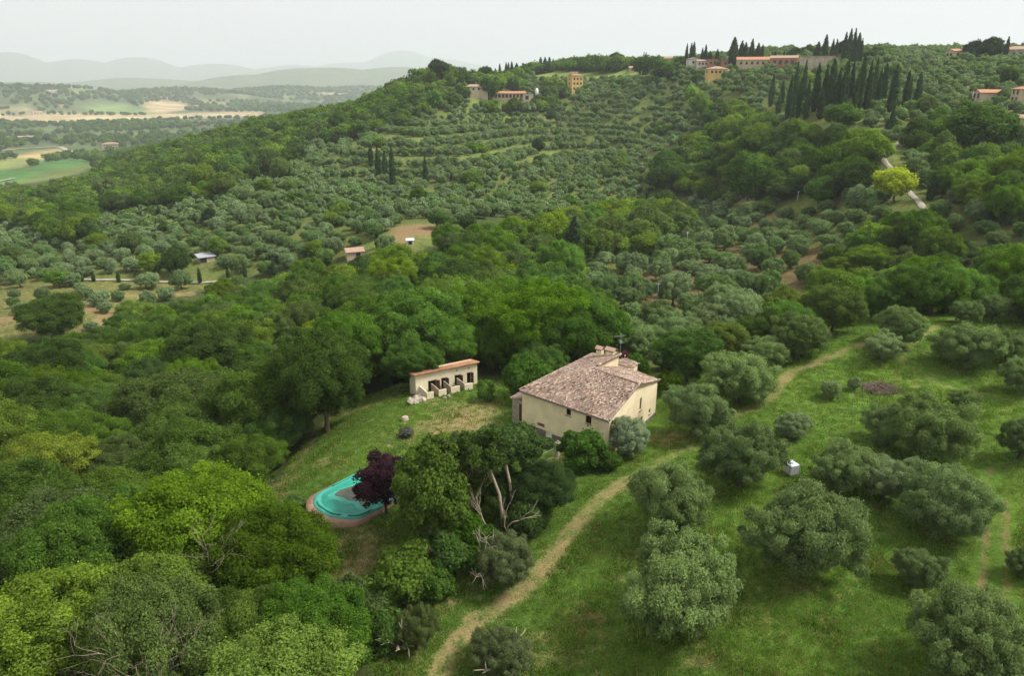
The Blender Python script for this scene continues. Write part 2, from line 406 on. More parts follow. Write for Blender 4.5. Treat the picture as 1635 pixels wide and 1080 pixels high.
PATCHES = [(730,1030,3.2,.6,.25),(700,1060,3,.55,.3),(790,970,3,.5,.2),(840,950,2.2,.5,.1),  # u, v, radius m across, dryness, soil
 (735,672,6,.95,.3),(700,682,4,.85,.35),(775,650,4,.75,0),(725,655,3,.7,0),(760,605,3,.8,.1),(560,885,5.5,.85,.05),(520,865,4.5,.7,0),(600,870,3,.65,0),(455,770,3,.7,.1),
 (955,985,1.6,.6,.6),(1330,1000,2,.5,.3),(1280,935,2.2,.5,.4),(1120,1045,2.5,.6,.3),(860,1035,3.5,.6,.3),(1410,625,2.2,.5,.3),(900,1050,3,.55,.2),(1005,735,1.5,.6,0),
 (665,366,12,1.0,.75),(640,378,7,.95,.6),(648,388,3,.9,.4),(560,412,3,.8,.4),(300,372,4,.8,.3),(220,370,4,.9,.2),(350,372,4,.8,.3),(675,310,6,.8,.6),(1085,575,2,.4,0),(710,965,2,.6,.3),
 (440,245,6,.8,.2),(490,242,6,.8,.5),(590,240,8,.7,.3),(660,236,9,.6,.3),(500,275,5,.8,.2),(960,250,5,.7,.3),(1020,235,8,.6,.4),(1060,195,8,.7,.4),(980,310,6,.6,.3),(880,330,5,.7,.3),(1515,315,5,.7,.6),
 (1465,700,6,.3,0),(800,600,4,.7,.1),(700,640,4,.55,0),(640,700,5,.5,0),(520,740,4,.5,0),(900,735,3,.7,0),(1075,700,4,.75,0),(1150,690,3,.6,0),(1300,690,5,.4,0),(1450,620,5,.45,0),(1000,900,4,.45,0),(930,1000,4,.5,.2),(1230,930,3,.45,.2),(1090,690,3,.5,0),(670,700,6,.3,0),(1225,1000,5,.35,0),(1350,900,4,.3,0),(470,720,4,.4,.0)]
PATCHES = [(hit(u, v)[:2], r, d, s) for u, v, r, d, s in PATCHES]
FIELDS = [  # far valley fields: colour, polygon
 ((.09,.22,.055),[(-60,278),(-10,272),(45,270),(66,278),(30,290),(-60,302)]),
 ((.085,.20,.055),[(45,268),(70,255),(135,252),(158,259),(115,268),(60,275)]),
 ((.36,.30,.14),[(10,252),(95,236),(110,243),(60,256),(20,262)]),
 ((.20,.24,.08),[(-60,262),(20,250),(60,256),(40,266),(-60,276)]),
 ((.40,.33,.20),[(-60,186),(60,181),(200,183),(320,180),(420,177),(420,186),(300,188),(150,188),(60,193),(-60,192)]),
 ((.43,.37,.20),[(55,190),(150,186),(300,184),(300,188),(150,193),(60,197)]),
 ((.17,.26,.09),[(132,170),(200,167),(245,176),(240,182),(150,181)]),
 ((.38,.31,.18),[(228,168),(240,160),(290,163),(308,172),(260,181),(235,177)]),
 ((.34,.32,.17),[(-60,181),(45,170),(60,178),(-60,186)]),
 ((.36,.32,.18),[(320,160),(365,164),(360,168),(322,165)]),
 ((.34,.32,.18),[(500,147),(560,149),(550,153),(500,151)]),
 ((.22,.28,.11),[(110,141),(160,143),(150,149),(118,148)]),
 ((.28,.32,.14),[(450,153),(470,153),(472,157),(450,157)]),
 ((.25,.30,.13),[(370,150),(400,152),(395,156),(372,155)]),
]
def dist_poly(P, poly):
    best = np.full(len(P), 1e9)
    for a, b in zip(poly[:-1], poly[1:]):
        ab = b - a; t = np.clip(((P - a) @ ab) / max(ab @ ab, 1e-9), 0, 1)
        best = np.minimum(best, np.hypot(*(P - a - t[:, None] * ab).T))
    return best
angs = np.radians(np.concatenate([np.linspace(-180, -60, 36)[:-1], np.linspace(-60, -44, 20)[:-1], np.linspace(-44, 44, 420)[:-1], np.linspace(44, 60, 20)[:-1], np.linspace(60, 180, 36)[:-1]]))
rads = np.concatenate([[0.5, 6], np.geomspace(12, 150, 330), np.geomspace(152, 1100, 260), np.geomspace(1112, 22000, 190)])
AA, RR = np.meshgrid(angs, rads)
GX, GY = RR * np.sin(AA), RR * np.cos(AA)
GZ = ground_z(GX, GY)
na, nr = len(angs), len(rads)
P2 = np.stack([GX.ravel(), GY.ravel()], 1); gz = GZ.ravel()
gu, gv, gd = proj(np.stack([P2[:, 0], P2[:, 1], gz], 1))
front = (P2[:, 1] > 5)
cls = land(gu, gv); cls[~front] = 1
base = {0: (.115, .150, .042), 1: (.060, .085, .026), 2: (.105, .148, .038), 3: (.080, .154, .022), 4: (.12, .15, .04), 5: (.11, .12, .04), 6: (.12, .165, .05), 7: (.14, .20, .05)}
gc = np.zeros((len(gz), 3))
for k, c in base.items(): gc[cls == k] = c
D2 = np.hypot(P2[:, 0], P2[:, 1])
farm = (D2 > 1500); gc[farm] = (.085, .12, .05)
dry = np.zeros(len(gz)); soil = np.zeros(len(gz))
dry += np.array([.16, .05, .22, .24, .50, .25, .2, .1])[cls]; soil[cls == 5] = .62; soil[cls == 0] = .1
dry[farm] = 0
for c, poly in FIELDS:
    m = inpoly(gu, gv, poly) & front & (D2 > 600); gc[m] = c; dry[m] = 0; soil[m] = 0
tb = terr_amt(P2[:, 0], P2[:, 1]); fz = base_z(GX, GY).ravel() / TSTEP; fz = fz - np.floor(fz)
dry += np.where((fz > .6) & (tb > .4) & (cls == 2), .22, 0)
near = D2 < 420
for poly, half, d, s in PATHS:
    k = np.zeros(len(gz)); k[near] = 1 - sstep(half * .45, half * 1.9, dist_poly(P2[near], poly))
    dry = np.maximum(dry, k * d); soil = np.maximum(soil, k * s)
for c, r, d, s in PATCHES:
    k = 1 - sstep(.25, 1.35, np.hypot(P2[:, 0] - c[0], P2[:, 1] - c[1]) / r)
    dry = np.maximum(dry, k * d); soil = np.maximum(soil, k * s)
idx = np.arange(na * nr).reshape(nr, na)
nxt = np.roll(idx, -1, axis=1)
GF = np.stack([idx[:-1], idx[1:], nxt[1:], nxt[:-1]], -1).reshape(-1, 4)[:, ::-1]
# soften colour borders a little
g3 = gc.reshape(nr, na, 3)
for _ in range(2):
    g3 = (g3 + np.roll(g3, 1, 1) + np.roll(g3, -1, 1) + np.concatenate([g3[:1], g3[:-1]]) + np.concatenate([g3[1:], g3[-1:]])) / 5
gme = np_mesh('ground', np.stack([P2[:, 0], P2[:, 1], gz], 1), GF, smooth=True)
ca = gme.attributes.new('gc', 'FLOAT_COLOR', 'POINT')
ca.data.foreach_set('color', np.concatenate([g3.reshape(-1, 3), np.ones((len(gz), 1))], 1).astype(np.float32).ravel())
for nm, arr in (('dry', dry), ('soil', soil)):
    a = gme.attributes.new(nm, 'FLOAT', 'POINT'); a.data.foreach_set('value', arr.astype(np.float32))
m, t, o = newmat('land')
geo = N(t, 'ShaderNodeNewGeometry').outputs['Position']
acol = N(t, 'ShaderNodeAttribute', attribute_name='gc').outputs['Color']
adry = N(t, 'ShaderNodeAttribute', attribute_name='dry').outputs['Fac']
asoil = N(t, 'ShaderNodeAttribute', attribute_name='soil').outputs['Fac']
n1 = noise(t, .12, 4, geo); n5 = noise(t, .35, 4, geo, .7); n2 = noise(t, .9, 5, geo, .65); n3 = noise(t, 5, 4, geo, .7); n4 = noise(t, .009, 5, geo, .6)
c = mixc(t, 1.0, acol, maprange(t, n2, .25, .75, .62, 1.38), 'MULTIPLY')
c = mixc(t, 1.0, c, maprange(t, n3, .3, .7, .65, 1.35), 'MULTIPLY')
c = mixc(t, 1.0, c, maprange(t, n4, .3, .7, .6, 1.4), 'MULTIPLY')
c = mixc(t, maprange(t, n1, .35, .7, 0, .55), c, mixc(t, 1.0, c, (1.5, 1.22, .9), 'MULTIPLY'))
fd = mathn(t, 'ADD', mathn(t, 'MULTIPLY', adry, 1.15), mathn(t, 'ADD', mathn(t, 'ADD', mathn(t, 'MULTIPLY', n2, 1.5), mathn(t, 'MULTIPLY', n5, 1.0)), mathn(t, 'MULTIPLY', n3, 1.1)))
fd = maprange(t, fd, 2.28, 2.9, 0, .92)
drycol = mixc(t, n3, (.18, .135, .06), (.43, .315, .155))
c = mixc(t, fd, c, drycol)
fs = mathn(t, 'ADD', mathn(t, 'MULTIPLY', asoil, 1.2), mathn(t, 'ADD', mathn(t, 'ADD', mathn(t, 'MULTIPLY', n2, 1.2), mathn(t, 'MULTIPLY', n5, .9)), mathn(t, 'MULTIPLY', n3, .8)))
c = mixc(t, maprange(t, fs, 1.95, 2.5, 0, .9), c, mixc(t, n3, (.16, .085, .045), (.31, .19, .11)))
p = N(t, 'ShaderNodeBsdfPrincipled'); p.inputs['Roughness'].default_value = .95; p.inputs['Specular IOR Level'].default_value = .1
t.links.new(c, p.inputs['Base Color'])
bp = N(t, 'ShaderNodeBump'); bp.inputs['Strength'].default_value = .7; bp.inputs['Distance'].default_value = .25
t.links.new(n3, bp.inputs['Height']); t.links.new(bp.outputs[0], p.inputs['Normal'])
t.links.new(p.outputs[0], o.inputs['Surface'])
gme.materials.append(m)
ground = link('ground', gme); tag(ground, 'green hillside and valley floor running to the far hills', kind='structure')

def strip(name, pts, half, mat, label, lift=.006, kind='structure', seg=None):
    W = np.array([hit(u, v)[:2] for u, v in pts]); Q = []
    for a, b in zip(W[:-1], W[1:]):
        n = max(2, int(np.linalg.norm(b - a) / (seg or 1.5)))
        Q += [a + (b - a) * i / n for i in range(n)]
    Q.append(W[-1]); Q = np.array(Q)
    for _ in range(3): Q[1:-1] = (Q[:-2] + Q[1:-1] * 2 + Q[2:]) / 4
    T = np.gradient(Q, axis=0); T /= np.maximum(np.linalg.norm(T, axis=1, keepdims=True), 1e-6)
    Nn = np.stack([-T[:, 1], T[:, 0]], 1)
    V = []
    offs = (-1, -.5, 0, .5, 1)
    for k in offs:
        X = Q + Nn * half * k * (1 + .12 * np.sin(np.arange(len(Q)) * 1.7 + k)[:, None]); z = ground_z(X[:, 0], X[:, 1]) + lift + .22 * (1 - abs(k) ** 2 * .9)
        V.append(np.concatenate([X, z[:, None]], 1))
    n = len(Q); V = np.concatenate(V); F = []
    for j in range(len(offs) - 1):
        for i in range(n - 1): F.append((j * n + i, j * n + i + 1, (j + 1) * n + i + 1, (j + 1) * n + i))
    ob = link(name, np_mesh(name, V, np.array(F)[:, ::-1], mat=mat, smooth=True)); tag(ob, label, kind=kind)
    return ob
strip('road', [(96,449),(150,448),(220,449),(290,452),(340,452),(372,446)], .7, M['gravel'], 'pale gravel road lined with small cypresses', .25)
strip('track', [(1436,228),(1422,237),(1412,246),(1409,254),(1414,262),(1424,271),(1436,279)], .75, M['gravel'], 'pale winding track through the trees on the right slope', .1)
strip('track', [(1446,298),(1455,310),(1463,318),(1470,328),(1482,340)], .75, M['gravel'], 'short stretch of pale track below the yellow-green tree', .1)
strip('track', [(660,316),(680,312),(697,308)], 1.3, M['gravel'], 'pale path by the lone cypress in the olive grove', .15)
strip('track', [(702,310),(706,304),(710,298)], 1.3, M['gravel'], 'pale bend of path beside a clipped green hedge', .15)
strip('road', [(0,241),(60,236),(95,234),(110,242),(140,254),(168,262)], 4.5, M['gravel'], 'grey lane winding between fields on the valley floor', 1.2, seg=20)
strip('track', [(-40,296),(0,291),(22,286)], 3.5, M['gravel'], 'earth track at the edge of the far green field', 1.2, seg=15)

# ------------------------------------------------------------------ foliage prototypes
def unit(a): return a / np.maximum(np.linalg.norm(a, axis=-1, keepdims=True), 1e-9)
def leaves(rg, blobs, n, ln, wd, out=.7, down=.35, upb=.25, depth=.25, stretch=None, keep=.86):
    """Leaf-sized quads on the outer faces of many small clumps."""
    B = np.asarray(blobs, float)
    pr = B[:, 3] ** 2; pr /= pr.sum()
    got = []; tot = 0
    while tot < n:
        k = int(n * 1.6)
        bi = rg.choice(len(B), k, p=pr)
        d = unit(rg.normal(size=(k, 3)))
        ok = (d[:, 2] > -.25) | (rg.random(k) < down); bi = bi[ok]; d = d[ok]
        rr = B[bi, 3] * (1 + .17 * rg.normal(size=len(bi))) * (1 - depth * rg.random(len(bi)) ** 2) * (1 + (rg.random(len(bi)) < .13) * .55 * rg.random(len(bi)))
        p = B[bi, :3] + d * rr[:, None]
        q = np.ones(len(p), bool); Bf = B[:, :3].astype(np.float32); kr = ((B[:, 3] * keep) ** 2 - (B[:, :3] ** 2).sum(1)).astype(np.float32)
        for i in range(0, len(p), 8192):
            pf = p[i:i + 8192].astype(np.float32); m_ = (pf ** 2).sum(1)[:, None] - 2 * (pf @ Bf.T) < kr[None]
            m_[np.arange(len(pf)), bi[i:i + 8192]] = False; q[i:i + 8192] = ~m_.any(1)
        p, d, bi = p[q], d[q], bi[q]
        got.append((p, d, bi)); tot += len(p)
        if len(p) < 10: break
    p = np.concatenate([g[0] for g in got])[:n]; d = np.concatenate([g[1] for g in got])[:n]; bi = np.concatenate([g[2] for g in got])[:n]
    k = len(p)
    nn = unit(d * out + rg.normal(size=(k, 3)) * .55 + np.array([0, 0, upb]))
    tt = rg.normal(size=(k, 3))
    if stretch is not None: tt = tt * .45 + np.asarray(stretch)
    tt = unit(tt - nn * (tt * nn).sum(1, keepdims=True)); bb = np.cross(nn, tt)
    s = (.7 + .6 * rg.random(k))[:, None]
    L, W = tt * ln * s, bb * wd * s
    c = nn * wd * .25
    V = np.stack([p - L * .5 - W * .15, p + L * .2 - W * .5 + c, p + L * .5 + W * .15, p - L * .2 + W * .5 + c], 1).reshape(-1, 3)
    F = np.arange(4 * k).reshape(-1, 4)
    lv = np.clip(.5 + .20 * rg.normal(size=k) + .12 * rg.normal(size=len(B))[bi], 0, 1)
    cen = B[:, :3].mean(0); bn = unit(d * .65 + unit(p - cen) * .5 + np.array([0, 0, .5]))
    return V, F, np.repeat(lv, 4), np.repeat(bn, 4, axis=0)
def subclumps(rg, mains, n_sub, rs, squash=.9, down=.3, kmax=.42):
    out = []
    for (x, y, z, r) in mains:
        for _ in range(n_sub):
            d = unit(rg.normal(size=3))
            while d[2] < -.3 and rg.random() > down: d = unit(rg.normal(size=3))
            k = r * (.70 + kmax * rg.random())
            out.append((x + d[0] * k, y + d[1] * k, z + d[2] * k * squash, r * rs * (.7 + .7 * rg.random())))
    return out
def mains_dome(rg, wid, z0, z1, n, rb):
    """main clumps filling a rounded crown of width wid between z0 and z1"""
    out = [(0, 0, (z0 + z1) / 2, wid * .27)]; h = (z1 - z0)
    tries = 0
    while len(out) < n and tries < 4000:
        tries += 1
        d = unit(rg.normal(size=3)); d[2] = d[2] * .9 + .15
        r = rb * (.75 + .5 * rg.random())
        k = (.55 + .45 * rg.random())
        c = np.array([d[0] * (wid / 2 - r) * k, d[1] * (wid / 2 - r) * k, (z0 + z1) / 2 + d[2] * (h / 2 - r * .8) * k])
        if all(np.linalg.norm(c - np.array(o[:3])) > .55 * rb for o in out): out.append((*c, r))
    return out
def trunk_mesh(name, rg, mains, h, r0, fork, mat=None, lean=(0, 0), limbs=7):
    mb = MB()
    top = np.array([lean[0], lean[1], fork])
    mid = top * .5 + np.array([rg.normal() * .15, rg.normal() * .15, 0])
    mb.tube([(0, 0, -.5), (0, 0, .05), mid, top], [r0 * 1.5, r0 * 1.15, r0 * .9, r0 * .75], 8)
    for (x, y, z, r) in sorted(mains, key=lambda q: -q[3])[:limbs]:
        e = np.array([x, y, z]); m_ = top * .45 + e * .55 + rg.normal(size=3) * .2 + np.array([0, 0, -.25])
        mb.tube([top - np.array([0, 0, .2]), m_, e], [r0 * .5, r0 * .33, r0 * .12], 6)
    return mb.mesh(name, mat or M['bark'], True)
PROTO = {}   # key -> list of dict(crown, trunk, w, h, hc)
def add_proto(key, crown, trunk, w, h, hc): PROTO.setdefault(key, []).append(dict(crown=crown, trunk=trunk, w=w, h=h, hc=hc))
def make_tree(key, seed, wid, z0, z1, nm, rb, nsub, rs, nl, ln, wd, mat, fork, r0, depth=.25, out=.7, down=.35, stretch=None, squash=.9, sub_down=.3, flat=None, kmax=.42):
    rg = np.random.default_rng(seed)
    mains = mains_dome(rg, wid, z0, z1, nm, rb)
    if flat: mains = [(x, y, z0 + (z - z0) * flat, r) for x, y, z, r in mains]
    sub = subclumps(rg, mains, nsub, rs, squash, sub_down, kmax)
    V, F, lv, bn = leaves(rg, sub, nl, ln, wd, out, down, .25, depth, stretch)
    cr = np_mesh(key + '_crown', V, F, lv, mat, bn=bn)
    tk = trunk_mesh(key + '_trunk', rg, mains, z1, r0, fork)
    add_proto(key, cr, tk, wid, z1, (z0 + z1) / 2)
L_ = M['leaf']; OL = M['olive_leaf']; ND = M['needle']
for s in range(4): make_tree('oak', 100 + s, 11, 1.2, 9.5, 15, 2.2, 24, .27, 80000, .17, .12, L_, 2.4, .28, depth=.35, kmax=.55)
for s in range(3): make_tree('oak_mid', 110 + s, 11, 1.0, 9.5, 13, 2.4, 11, .38, 11000, .45, .33, L_, 2.4, .28)
for s in range(3): make_tree('oak_low', 120 + s, 11, .6, 9.5, 9, 2.7, 6, .46, 1700, 1.0, .8, L_, 2.2, .28)
for s in range(3): make_tree('walnut', 130 + s, 15, 1.8, 12.5, 20, 2.6, 24, .25, 80000, .32, .13, L_, 3.0, .35, depth=.3, out=.45, squash=.8, kmax=.55)
for s in range(4): make_tree('olive', 140 + s, 8.5, .7, 6.4, 18, 1.4, 22, .28, 78000, .19, .065, OL, 1.6, .30, depth=.5, out=.35, down=.6, stretch=(0, 0, .7), sub_down=.7, kmax=.72)
for s in range(3): make_tree('olive_mid', 150 + s, 7.5, .5, 5.6, 11, 1.7, 11, .36, 8500, .40, .20, OL, 1.4, .26, depth=.4, out=.45, down=.5, stretch=(0, 0, .4), sub_down=.6)
for s in range(3): make_tree('olive_low', 160 + s, 6.5, .3, 4.9, 7, 1.6, 6, .45, 1100, .8, .52, OL, 1.3, .22, out=.5, down=.5)
for s in range(3): make_tree('bush', 170 + s, 4.0, .0, 2.8, 9, .85, 11, .38, 11000, .20, .14, L_, .6, .09, down=.5, sub_down=.6)
for s in range(2): make_tree('umbrella_pine', 180 + s, 12, 5.5, 10.5, 13, 2.0, 9, .36, 8000, .50, .30, ND, 6.0, .30, flat=.8)
for s in range(2): make_tree('plum', 190 + s, 6.5, 1.3, 7.2, 16, 1.1, 15, .30, 16000, .22, .13, L_, 1.6, .16, depth=.5, out=.4, kmax=.75)
def make_cypress(key, seed, h, wid, nl, ln, wd, nb):
    rg = np.random.default_rng(seed); B = []
    for i in range(nb):
        tz = (i + .5) / nb; r = wid / 2 * (np.sin(np.pi * min(1, tz ** .62 * .97 + .04)) ** .6) + .12
        for _ in range(3):
            a = rg.random() * 6.28; q = r * .45
            B.append((np.cos(a) * q, np.sin(a) * q, .3 + tz * (h - .7) + rg.normal() * .15, max(.2, r * .62 * (.8 + .4 * rg.random()))))
    V, F, lv, bn = leaves(rg, B, nl, ln, wd, .6, .5, .1, .25, stretch=(0, 0, 2.0), keep=.7)
    mb = MB().tube([(0, 0, -.5), (0, 0, .2), (0, 0, h * .6)], [.28, .2, .05], 7)
    add_proto(key, np_mesh(key + '_crown', V, F, lv, ND, bn=bn), mb.mesh(key + '_trunk', M['bark'], True), wid, h, h / 2)
for s in range(3): make_cypress('cypress', 200 + s, 16, 2.7, 5200, .75, .32, 26)
for s in range(2): make_tree('conifer', 210 + s, 6.2, .3, 10.5, 26, 1.25, 16, .34, 38000, .26, .12, ND, 2.0, .2, depth=.35, out=.4, down=.5, stretch=(0, 0, .7), sub_down=.6)

# ------------------------------------------------------------------ things that grow
KEEP = []     # (x, y, r) taken ground
def tree(name, label, cat, key, P, sx, sz=None, col=(.07, .11, .03), rz=None, group=None, var=None, tilt=None, mat=None):
    lst = PROTO[key]; pr = lst[var % len(lst)] if var is not None else lst[int(rng.integers(len(lst)))]
    t_ = thing(name, label, cat, P, rng.random() * 6.283 if rz is None else rz, group, (sx * (1 + .12 * (q_ := rng.random() * 2 - 1)), sx * (1 - .12 * q_), sz or sx))
    if tilt: t_.rotation_euler[0] = tilt[0]; t_.rotation_euler[1] = tilt[1]
    c_ = link('crown', pr['crown'], t_); c_.color = (*col, 1)
    link('trunk', pr['trunk'], t_)
    return t_
def fit(key, u, v, wpx, var=0, zk=1.0):
    """ground spot and scale so that the crown is wpx wide and centred at (u, v)"""
    pr = PROTO[key][var % len(PROTO[key])]; sx = 1.0
    for _ in range(4):
        lift = pr['hc'] * sx * zk
        P = hit(u, v, lift); dep = depth_of((P[0], P[1], P[2] + lift)); sx = wpx * dep / FPX / pr['w']
    return P, sx
def put(name, label, cat, key, u, v, wpx, col, var=0, zk=1.0, group=None, keep=.8, tilt=None):
    P, sx = fit(key, u, v, wpx, var, zk)
    KEEP.append((P[0], P[1], PROTO[key][var % len(PROTO[key])]['w'] * sx / 2 * keep))
    return tree(name, label, cat, key, P, sx, sx * zk, col, None, group, var, tilt)

# ------------------------------------------------------------------ farmhouse
def V3(*a): return np.array(a, float)
def cut(body, cutters):
    """body mesh with the cutter boxes taken out"""
    bo = bpy.data.objects.new('tmp_body', body); co = bpy.data.objects.new('tmp_cut', cutters)
    COL.objects.link(bo); COL.objects.link(co)
    md = bo.modifiers.new('b', 'BOOLEAN'); md.operation = 'DIFFERENCE'; md.object = co; md.solver = 'EXACT'
    dg = bpy.context.evaluated_depsgraph_get()
    me = bpy.data.meshes.new_from_object(bo.evaluated_get(dg))
    bpy.data.objects.remove(bo); bpy.data.objects.remove(co)
    return me
def tiles(polys, seed, sp=.21, ln=.42, rad=.105, seg=3):
    """overlapping round clay tiles on plane polygons; returns V, F, lv"""
    rg = np.random.default_rng(seed); VV = []; FF = []; LV = []; n0 = 0
    for poly in polys:
        P = np.array(poly, float); n = np.cross(P[1] - P[0], P[2] - P[0]); n /= np.linalg.norm(n)
        if n[2] < 0: n = -n
        dv = V3(0, 0, -1) + n * n[2]; dv /= np.linalg.norm(dv); av = np.cross(n, dv)
        q = (P - P[0]); pu, pv = q @ av, q @ dv
        us = np.arange(pu.min(), pu.max(), sp); vs = np.arange(pv.min(), pv.max() + ln, ln * .8)
        U, Vv = np.meshgrid(us, vs); U = U.ravel(); Vv = Vv.ravel()
        ok = inpoly(U, Vv, list(zip(pu, pv))); U = U[ok]; Vv = Vv[ok]; k = len(U)
        U = U + rg.normal(size=k) * .012; Vv = Vv + rg.normal(size=k) * .03
        tl = rg.normal(size=k) * .03
        lv = np.clip(.5 + .23 * rg.normal(size=k) + .12 * np.sin(U * .9) * np.sin(Vv * 1.1), 0, 1)
        an = np.linspace(0, np.pi, seg + 1); lift = .015 + .02 * rg.random(k)
        rows = []
        for e, (off, rr, hh) in enumerate(((-.5, .82, 0.0), (.5, 1.0, .045))):
            c = P[0] + av * (U + tl * (off))[:, None] + dv * (Vv + off * ln)[:, None] + n * (lift + hh)[:, None]
            for a in an: rows.append(c + av * (np.cos(a) * rad * rr) + n * (np.sin(a) * rad * rr * .75))
        Q = np.stack(rows, 1); m_ = seg + 1
        VV.append(Q.reshape(-1, 3))
        base = (np.arange(k) * 2 * m_)[:, None] + n0
        for i in range(seg): FF.append(np.concatenate([base + i, base + i + 1, base + m_ + i + 1, base + m_ + i], 1))
        LV.append(np.repeat(lv, 2 * m_)); n0 += k * 2 * m_
    return np.concatenate(VV), np.concatenate(FF), np.concatenate(LV)
HP = V3(9.5, 82.5, 0)
fA, fB, fC, fR, fL, fT, fQ = V3(.92,80.87,5), V3(10.86,72.45,5), V3(18.71,83.97,5), V3(15.03,77.99,7), V3(9.86,82.84,7), V3(11.1,93,5), V3(14.13,87.09,7.25)
fK = fC + (fT - fC) * .52
wa, wb, wc, wt = V3(1.23,81.07,0), V3(10.95,72.84,0), V3(18.4,83.78,0), V3(10.85,92.51,0)
fd_ = (wb - wa) / np.linalg.norm(wb - wa); gd_ = (wc - wb) / np.linalg.norm(wc - wb)
fin = V3(-fd_[1], fd_[0], 0); gin = V3(-gd_[1], gd_[0], 0)
house = thing('farmhouse', 'large cream stucco farmhouse with weathered tiled roof beside the olive meadow', 'house', HP)
def L0(p): return tuple(np.asarray(p, float) - HP)
mb = MB()
zt = 4.88
top = [V3(*wa[:2], zt), V3(*wb[:2], zt), V3(*((wb + wc) / 2)[:2], 6.86), V3(*wc[:2], zt), V3(*wt[:2], zt)]
bot = [V3(*q[:2], -1.0) for q in (wa, wb, wc, wt)]
mb.add([L0(q) for q in bot + top], [(3, 2, 1, 0), (0, 1, 5, 4), (1, 2, 7, 6, 5), (2, 3, 8, 7), (3, 0, 4, 8), (4, 5, 6), (4, 6, 8), (6, 7, 8)])
body = mb.mesh('wall', M['stucco'])
FW = [('window',6.76,7.42,3.72,4.62),('window',9.5,10.3,3.55,4.6),('window',9.85,10.5,1.15,2.0),('vent_panel',2.46,3.57,.86,1.38),('hatch',3.83,4.70,-.05,.58)]
GW = [('window',8.12,8.62,2.85,4.5),('window',11.1,11.6,1.2,1.85),('window',8.65,9.25,.85,1.7)]
cm = MB()
for ws, o_, d_, i_ in ((FW, wa, fd_, fin), (GW, wb, gd_, gin)):
    for nm, s0, s1, z0, z1 in ws:
        cc = o_ + d_ * (s0 + s1) / 2; cm.box((cc[0] - HP[0], cc[1] - HP[1], (z0 + z1) / 2), (s1 - s0, .6, z1 - z0), math.atan2(d_[1], d_[0]))
link('wall', cut(body, cm.mesh('c')), house)
for ws, o_, d_, i_ in ((FW, wa, fd_, fin), (GW, wb, gd_, gin)):
    rz = math.atan2(d_[1], d_[0])
    for nm, s0, s1, z0, z1 in ws:
        cc = o_ + d_ * (s0 + s1) / 2 + i_ * .2; w_, h_ = s1 - s0, z1 - z0; zc = (z0 + z1) / 2
        x, y = cc[0] - HP[0], cc[1] - HP[1]
        if nm == 'window':
            pn = MB().box((x, y, zc), (w_ - .02, .04, h_ - .02), rz).build('window', M['dark'], house)
            fr = MB()
            for k in (-1, 1):
                e = d_ * k * (w_ / 2 - .03); fr.box((x + e[0] - i_[0] * .05, y + e[1] - i_[1] * .05, zc), (.06, .06, h_ - .002), rz)
            for k in (-1, 1): fr.box((x - i_[0] * .052, y - i_[1] * .052, zc + k * (h_ / 2 - .03)), (w_ - .13, .055, .055), rz)
            fr.box((x - i_[0] * .05, y - i_[1] * .05, zc), (.05, .05, h_ - .12), rz)
            fr.build('frame', M['brown_wood'], pn)
            MB().box((x - i_[0] * .24, y - i_[1] * .24, z0 - .04), (w_ + .16, .22, .07), rz).build('sill', M['stone'], pn)
        elif nm == 'hatch': MB().box((x - i_[0] * .1, y - i_[1] * .1, zc), (w_ - .02, .05, h_ - .02), rz).build('hatch_door', M['white_paint'], house)
        else:
            vp = MB().box((x, y, zc), (w_ - .02, .06, h_ - .02), rz).build('vent_panel', M['stone'], house)
            sl = MB()
            for k in range(5): sl.box((x - i_[0] * .06, y - i_[1] * .06, z0 + .08 + k * (h_ - .12) / 4.4), (w_ - .06, .05, .03), rz)
            sl.build('louvre', M['plinth'], vp)
for o_, d_, i_, s0, s1, h_ in ((wa, fd_, fin, .0, 3.78, .62), (wa, fd_, fin, 4.76, 12.70, .52), (wb, gd_, gin, 7.0, 13.2, .62)):
    cc = o_ + d_ * (s0 + s1) / 2 - i_ * .03
    MB().box((cc[0] - HP[0], cc[1] - HP[1], h_ / 2 - .5), (s1 - s0, .12, h_ + 1.0), math.atan2(d_[1], d_[0])).build('plinth', M['plinth'], house)
# roof: slabs, tiles, ridge and hip caps
rf = MB()
planes = [[fA, fB, fR, fL], [fR, fC, fK, fL], [fA, fL, fQ, fT]]
for P_ in planes: rf.slab([L0(p) for p in P_], .14)
roof = rf.build('roof', M['far_tiles_old'], house)
Vt, Ft, lt = tiles(planes, 5, .19, .36, .095)
tl_ = link('roof_tiles', np_mesh('roof_tiles', Vt - HP, Ft, lt, M['old_tiles']), roof); tl_['kind'] = 'stuff'
cap = MB(); rg = np.random.default_rng(3)
def caps(a, b, r=.13, mbx=None, lift=.10):
    n = int(np.linalg.norm(b - a) / .36)
    for i in range(n):
        p0 = a + (b - a) * i / n + V3(0, 0, lift + .02 * rg.random()); p1 = a + (b - a) * (i + 1.08) / n + V3(0, 0, lift + .03 + .02 * rg.random())
        mbx.tube([L0(p0), L0(p1)], [r, r * .85], 8)
for a_, b_ in ((fR, fL), (fA, fL), (fL, fQ), (fB, fR), (fC, fR), (fQ, fT), (fA, fT)): caps(a_, b_, .13, cap)
cme = cap.mesh('ridge_caps', M['old_tiles'])
k_ = len(cap.V) // 16
a_ = cme.attributes.new('lv', 'FLOAT', 'POINT'); a_.data.foreach_set('value', np.repeat(np.clip(.5 + .22 * rg.normal(size=k_), 0, 1), 16).astype(np.float32))
cp = link('ridge_caps', cme, roof); cp['kind'] = 'stuff'
# verge tiles along the right gable, orange as in the photo
gut = MB(); gut.tube([L0(fA + V3(-.05, -.1, -.14)), L0(fB + V3(-.05, -.1, -.14))], [.07, .07], 8); gut.build('gutter', M['plinth'], house)
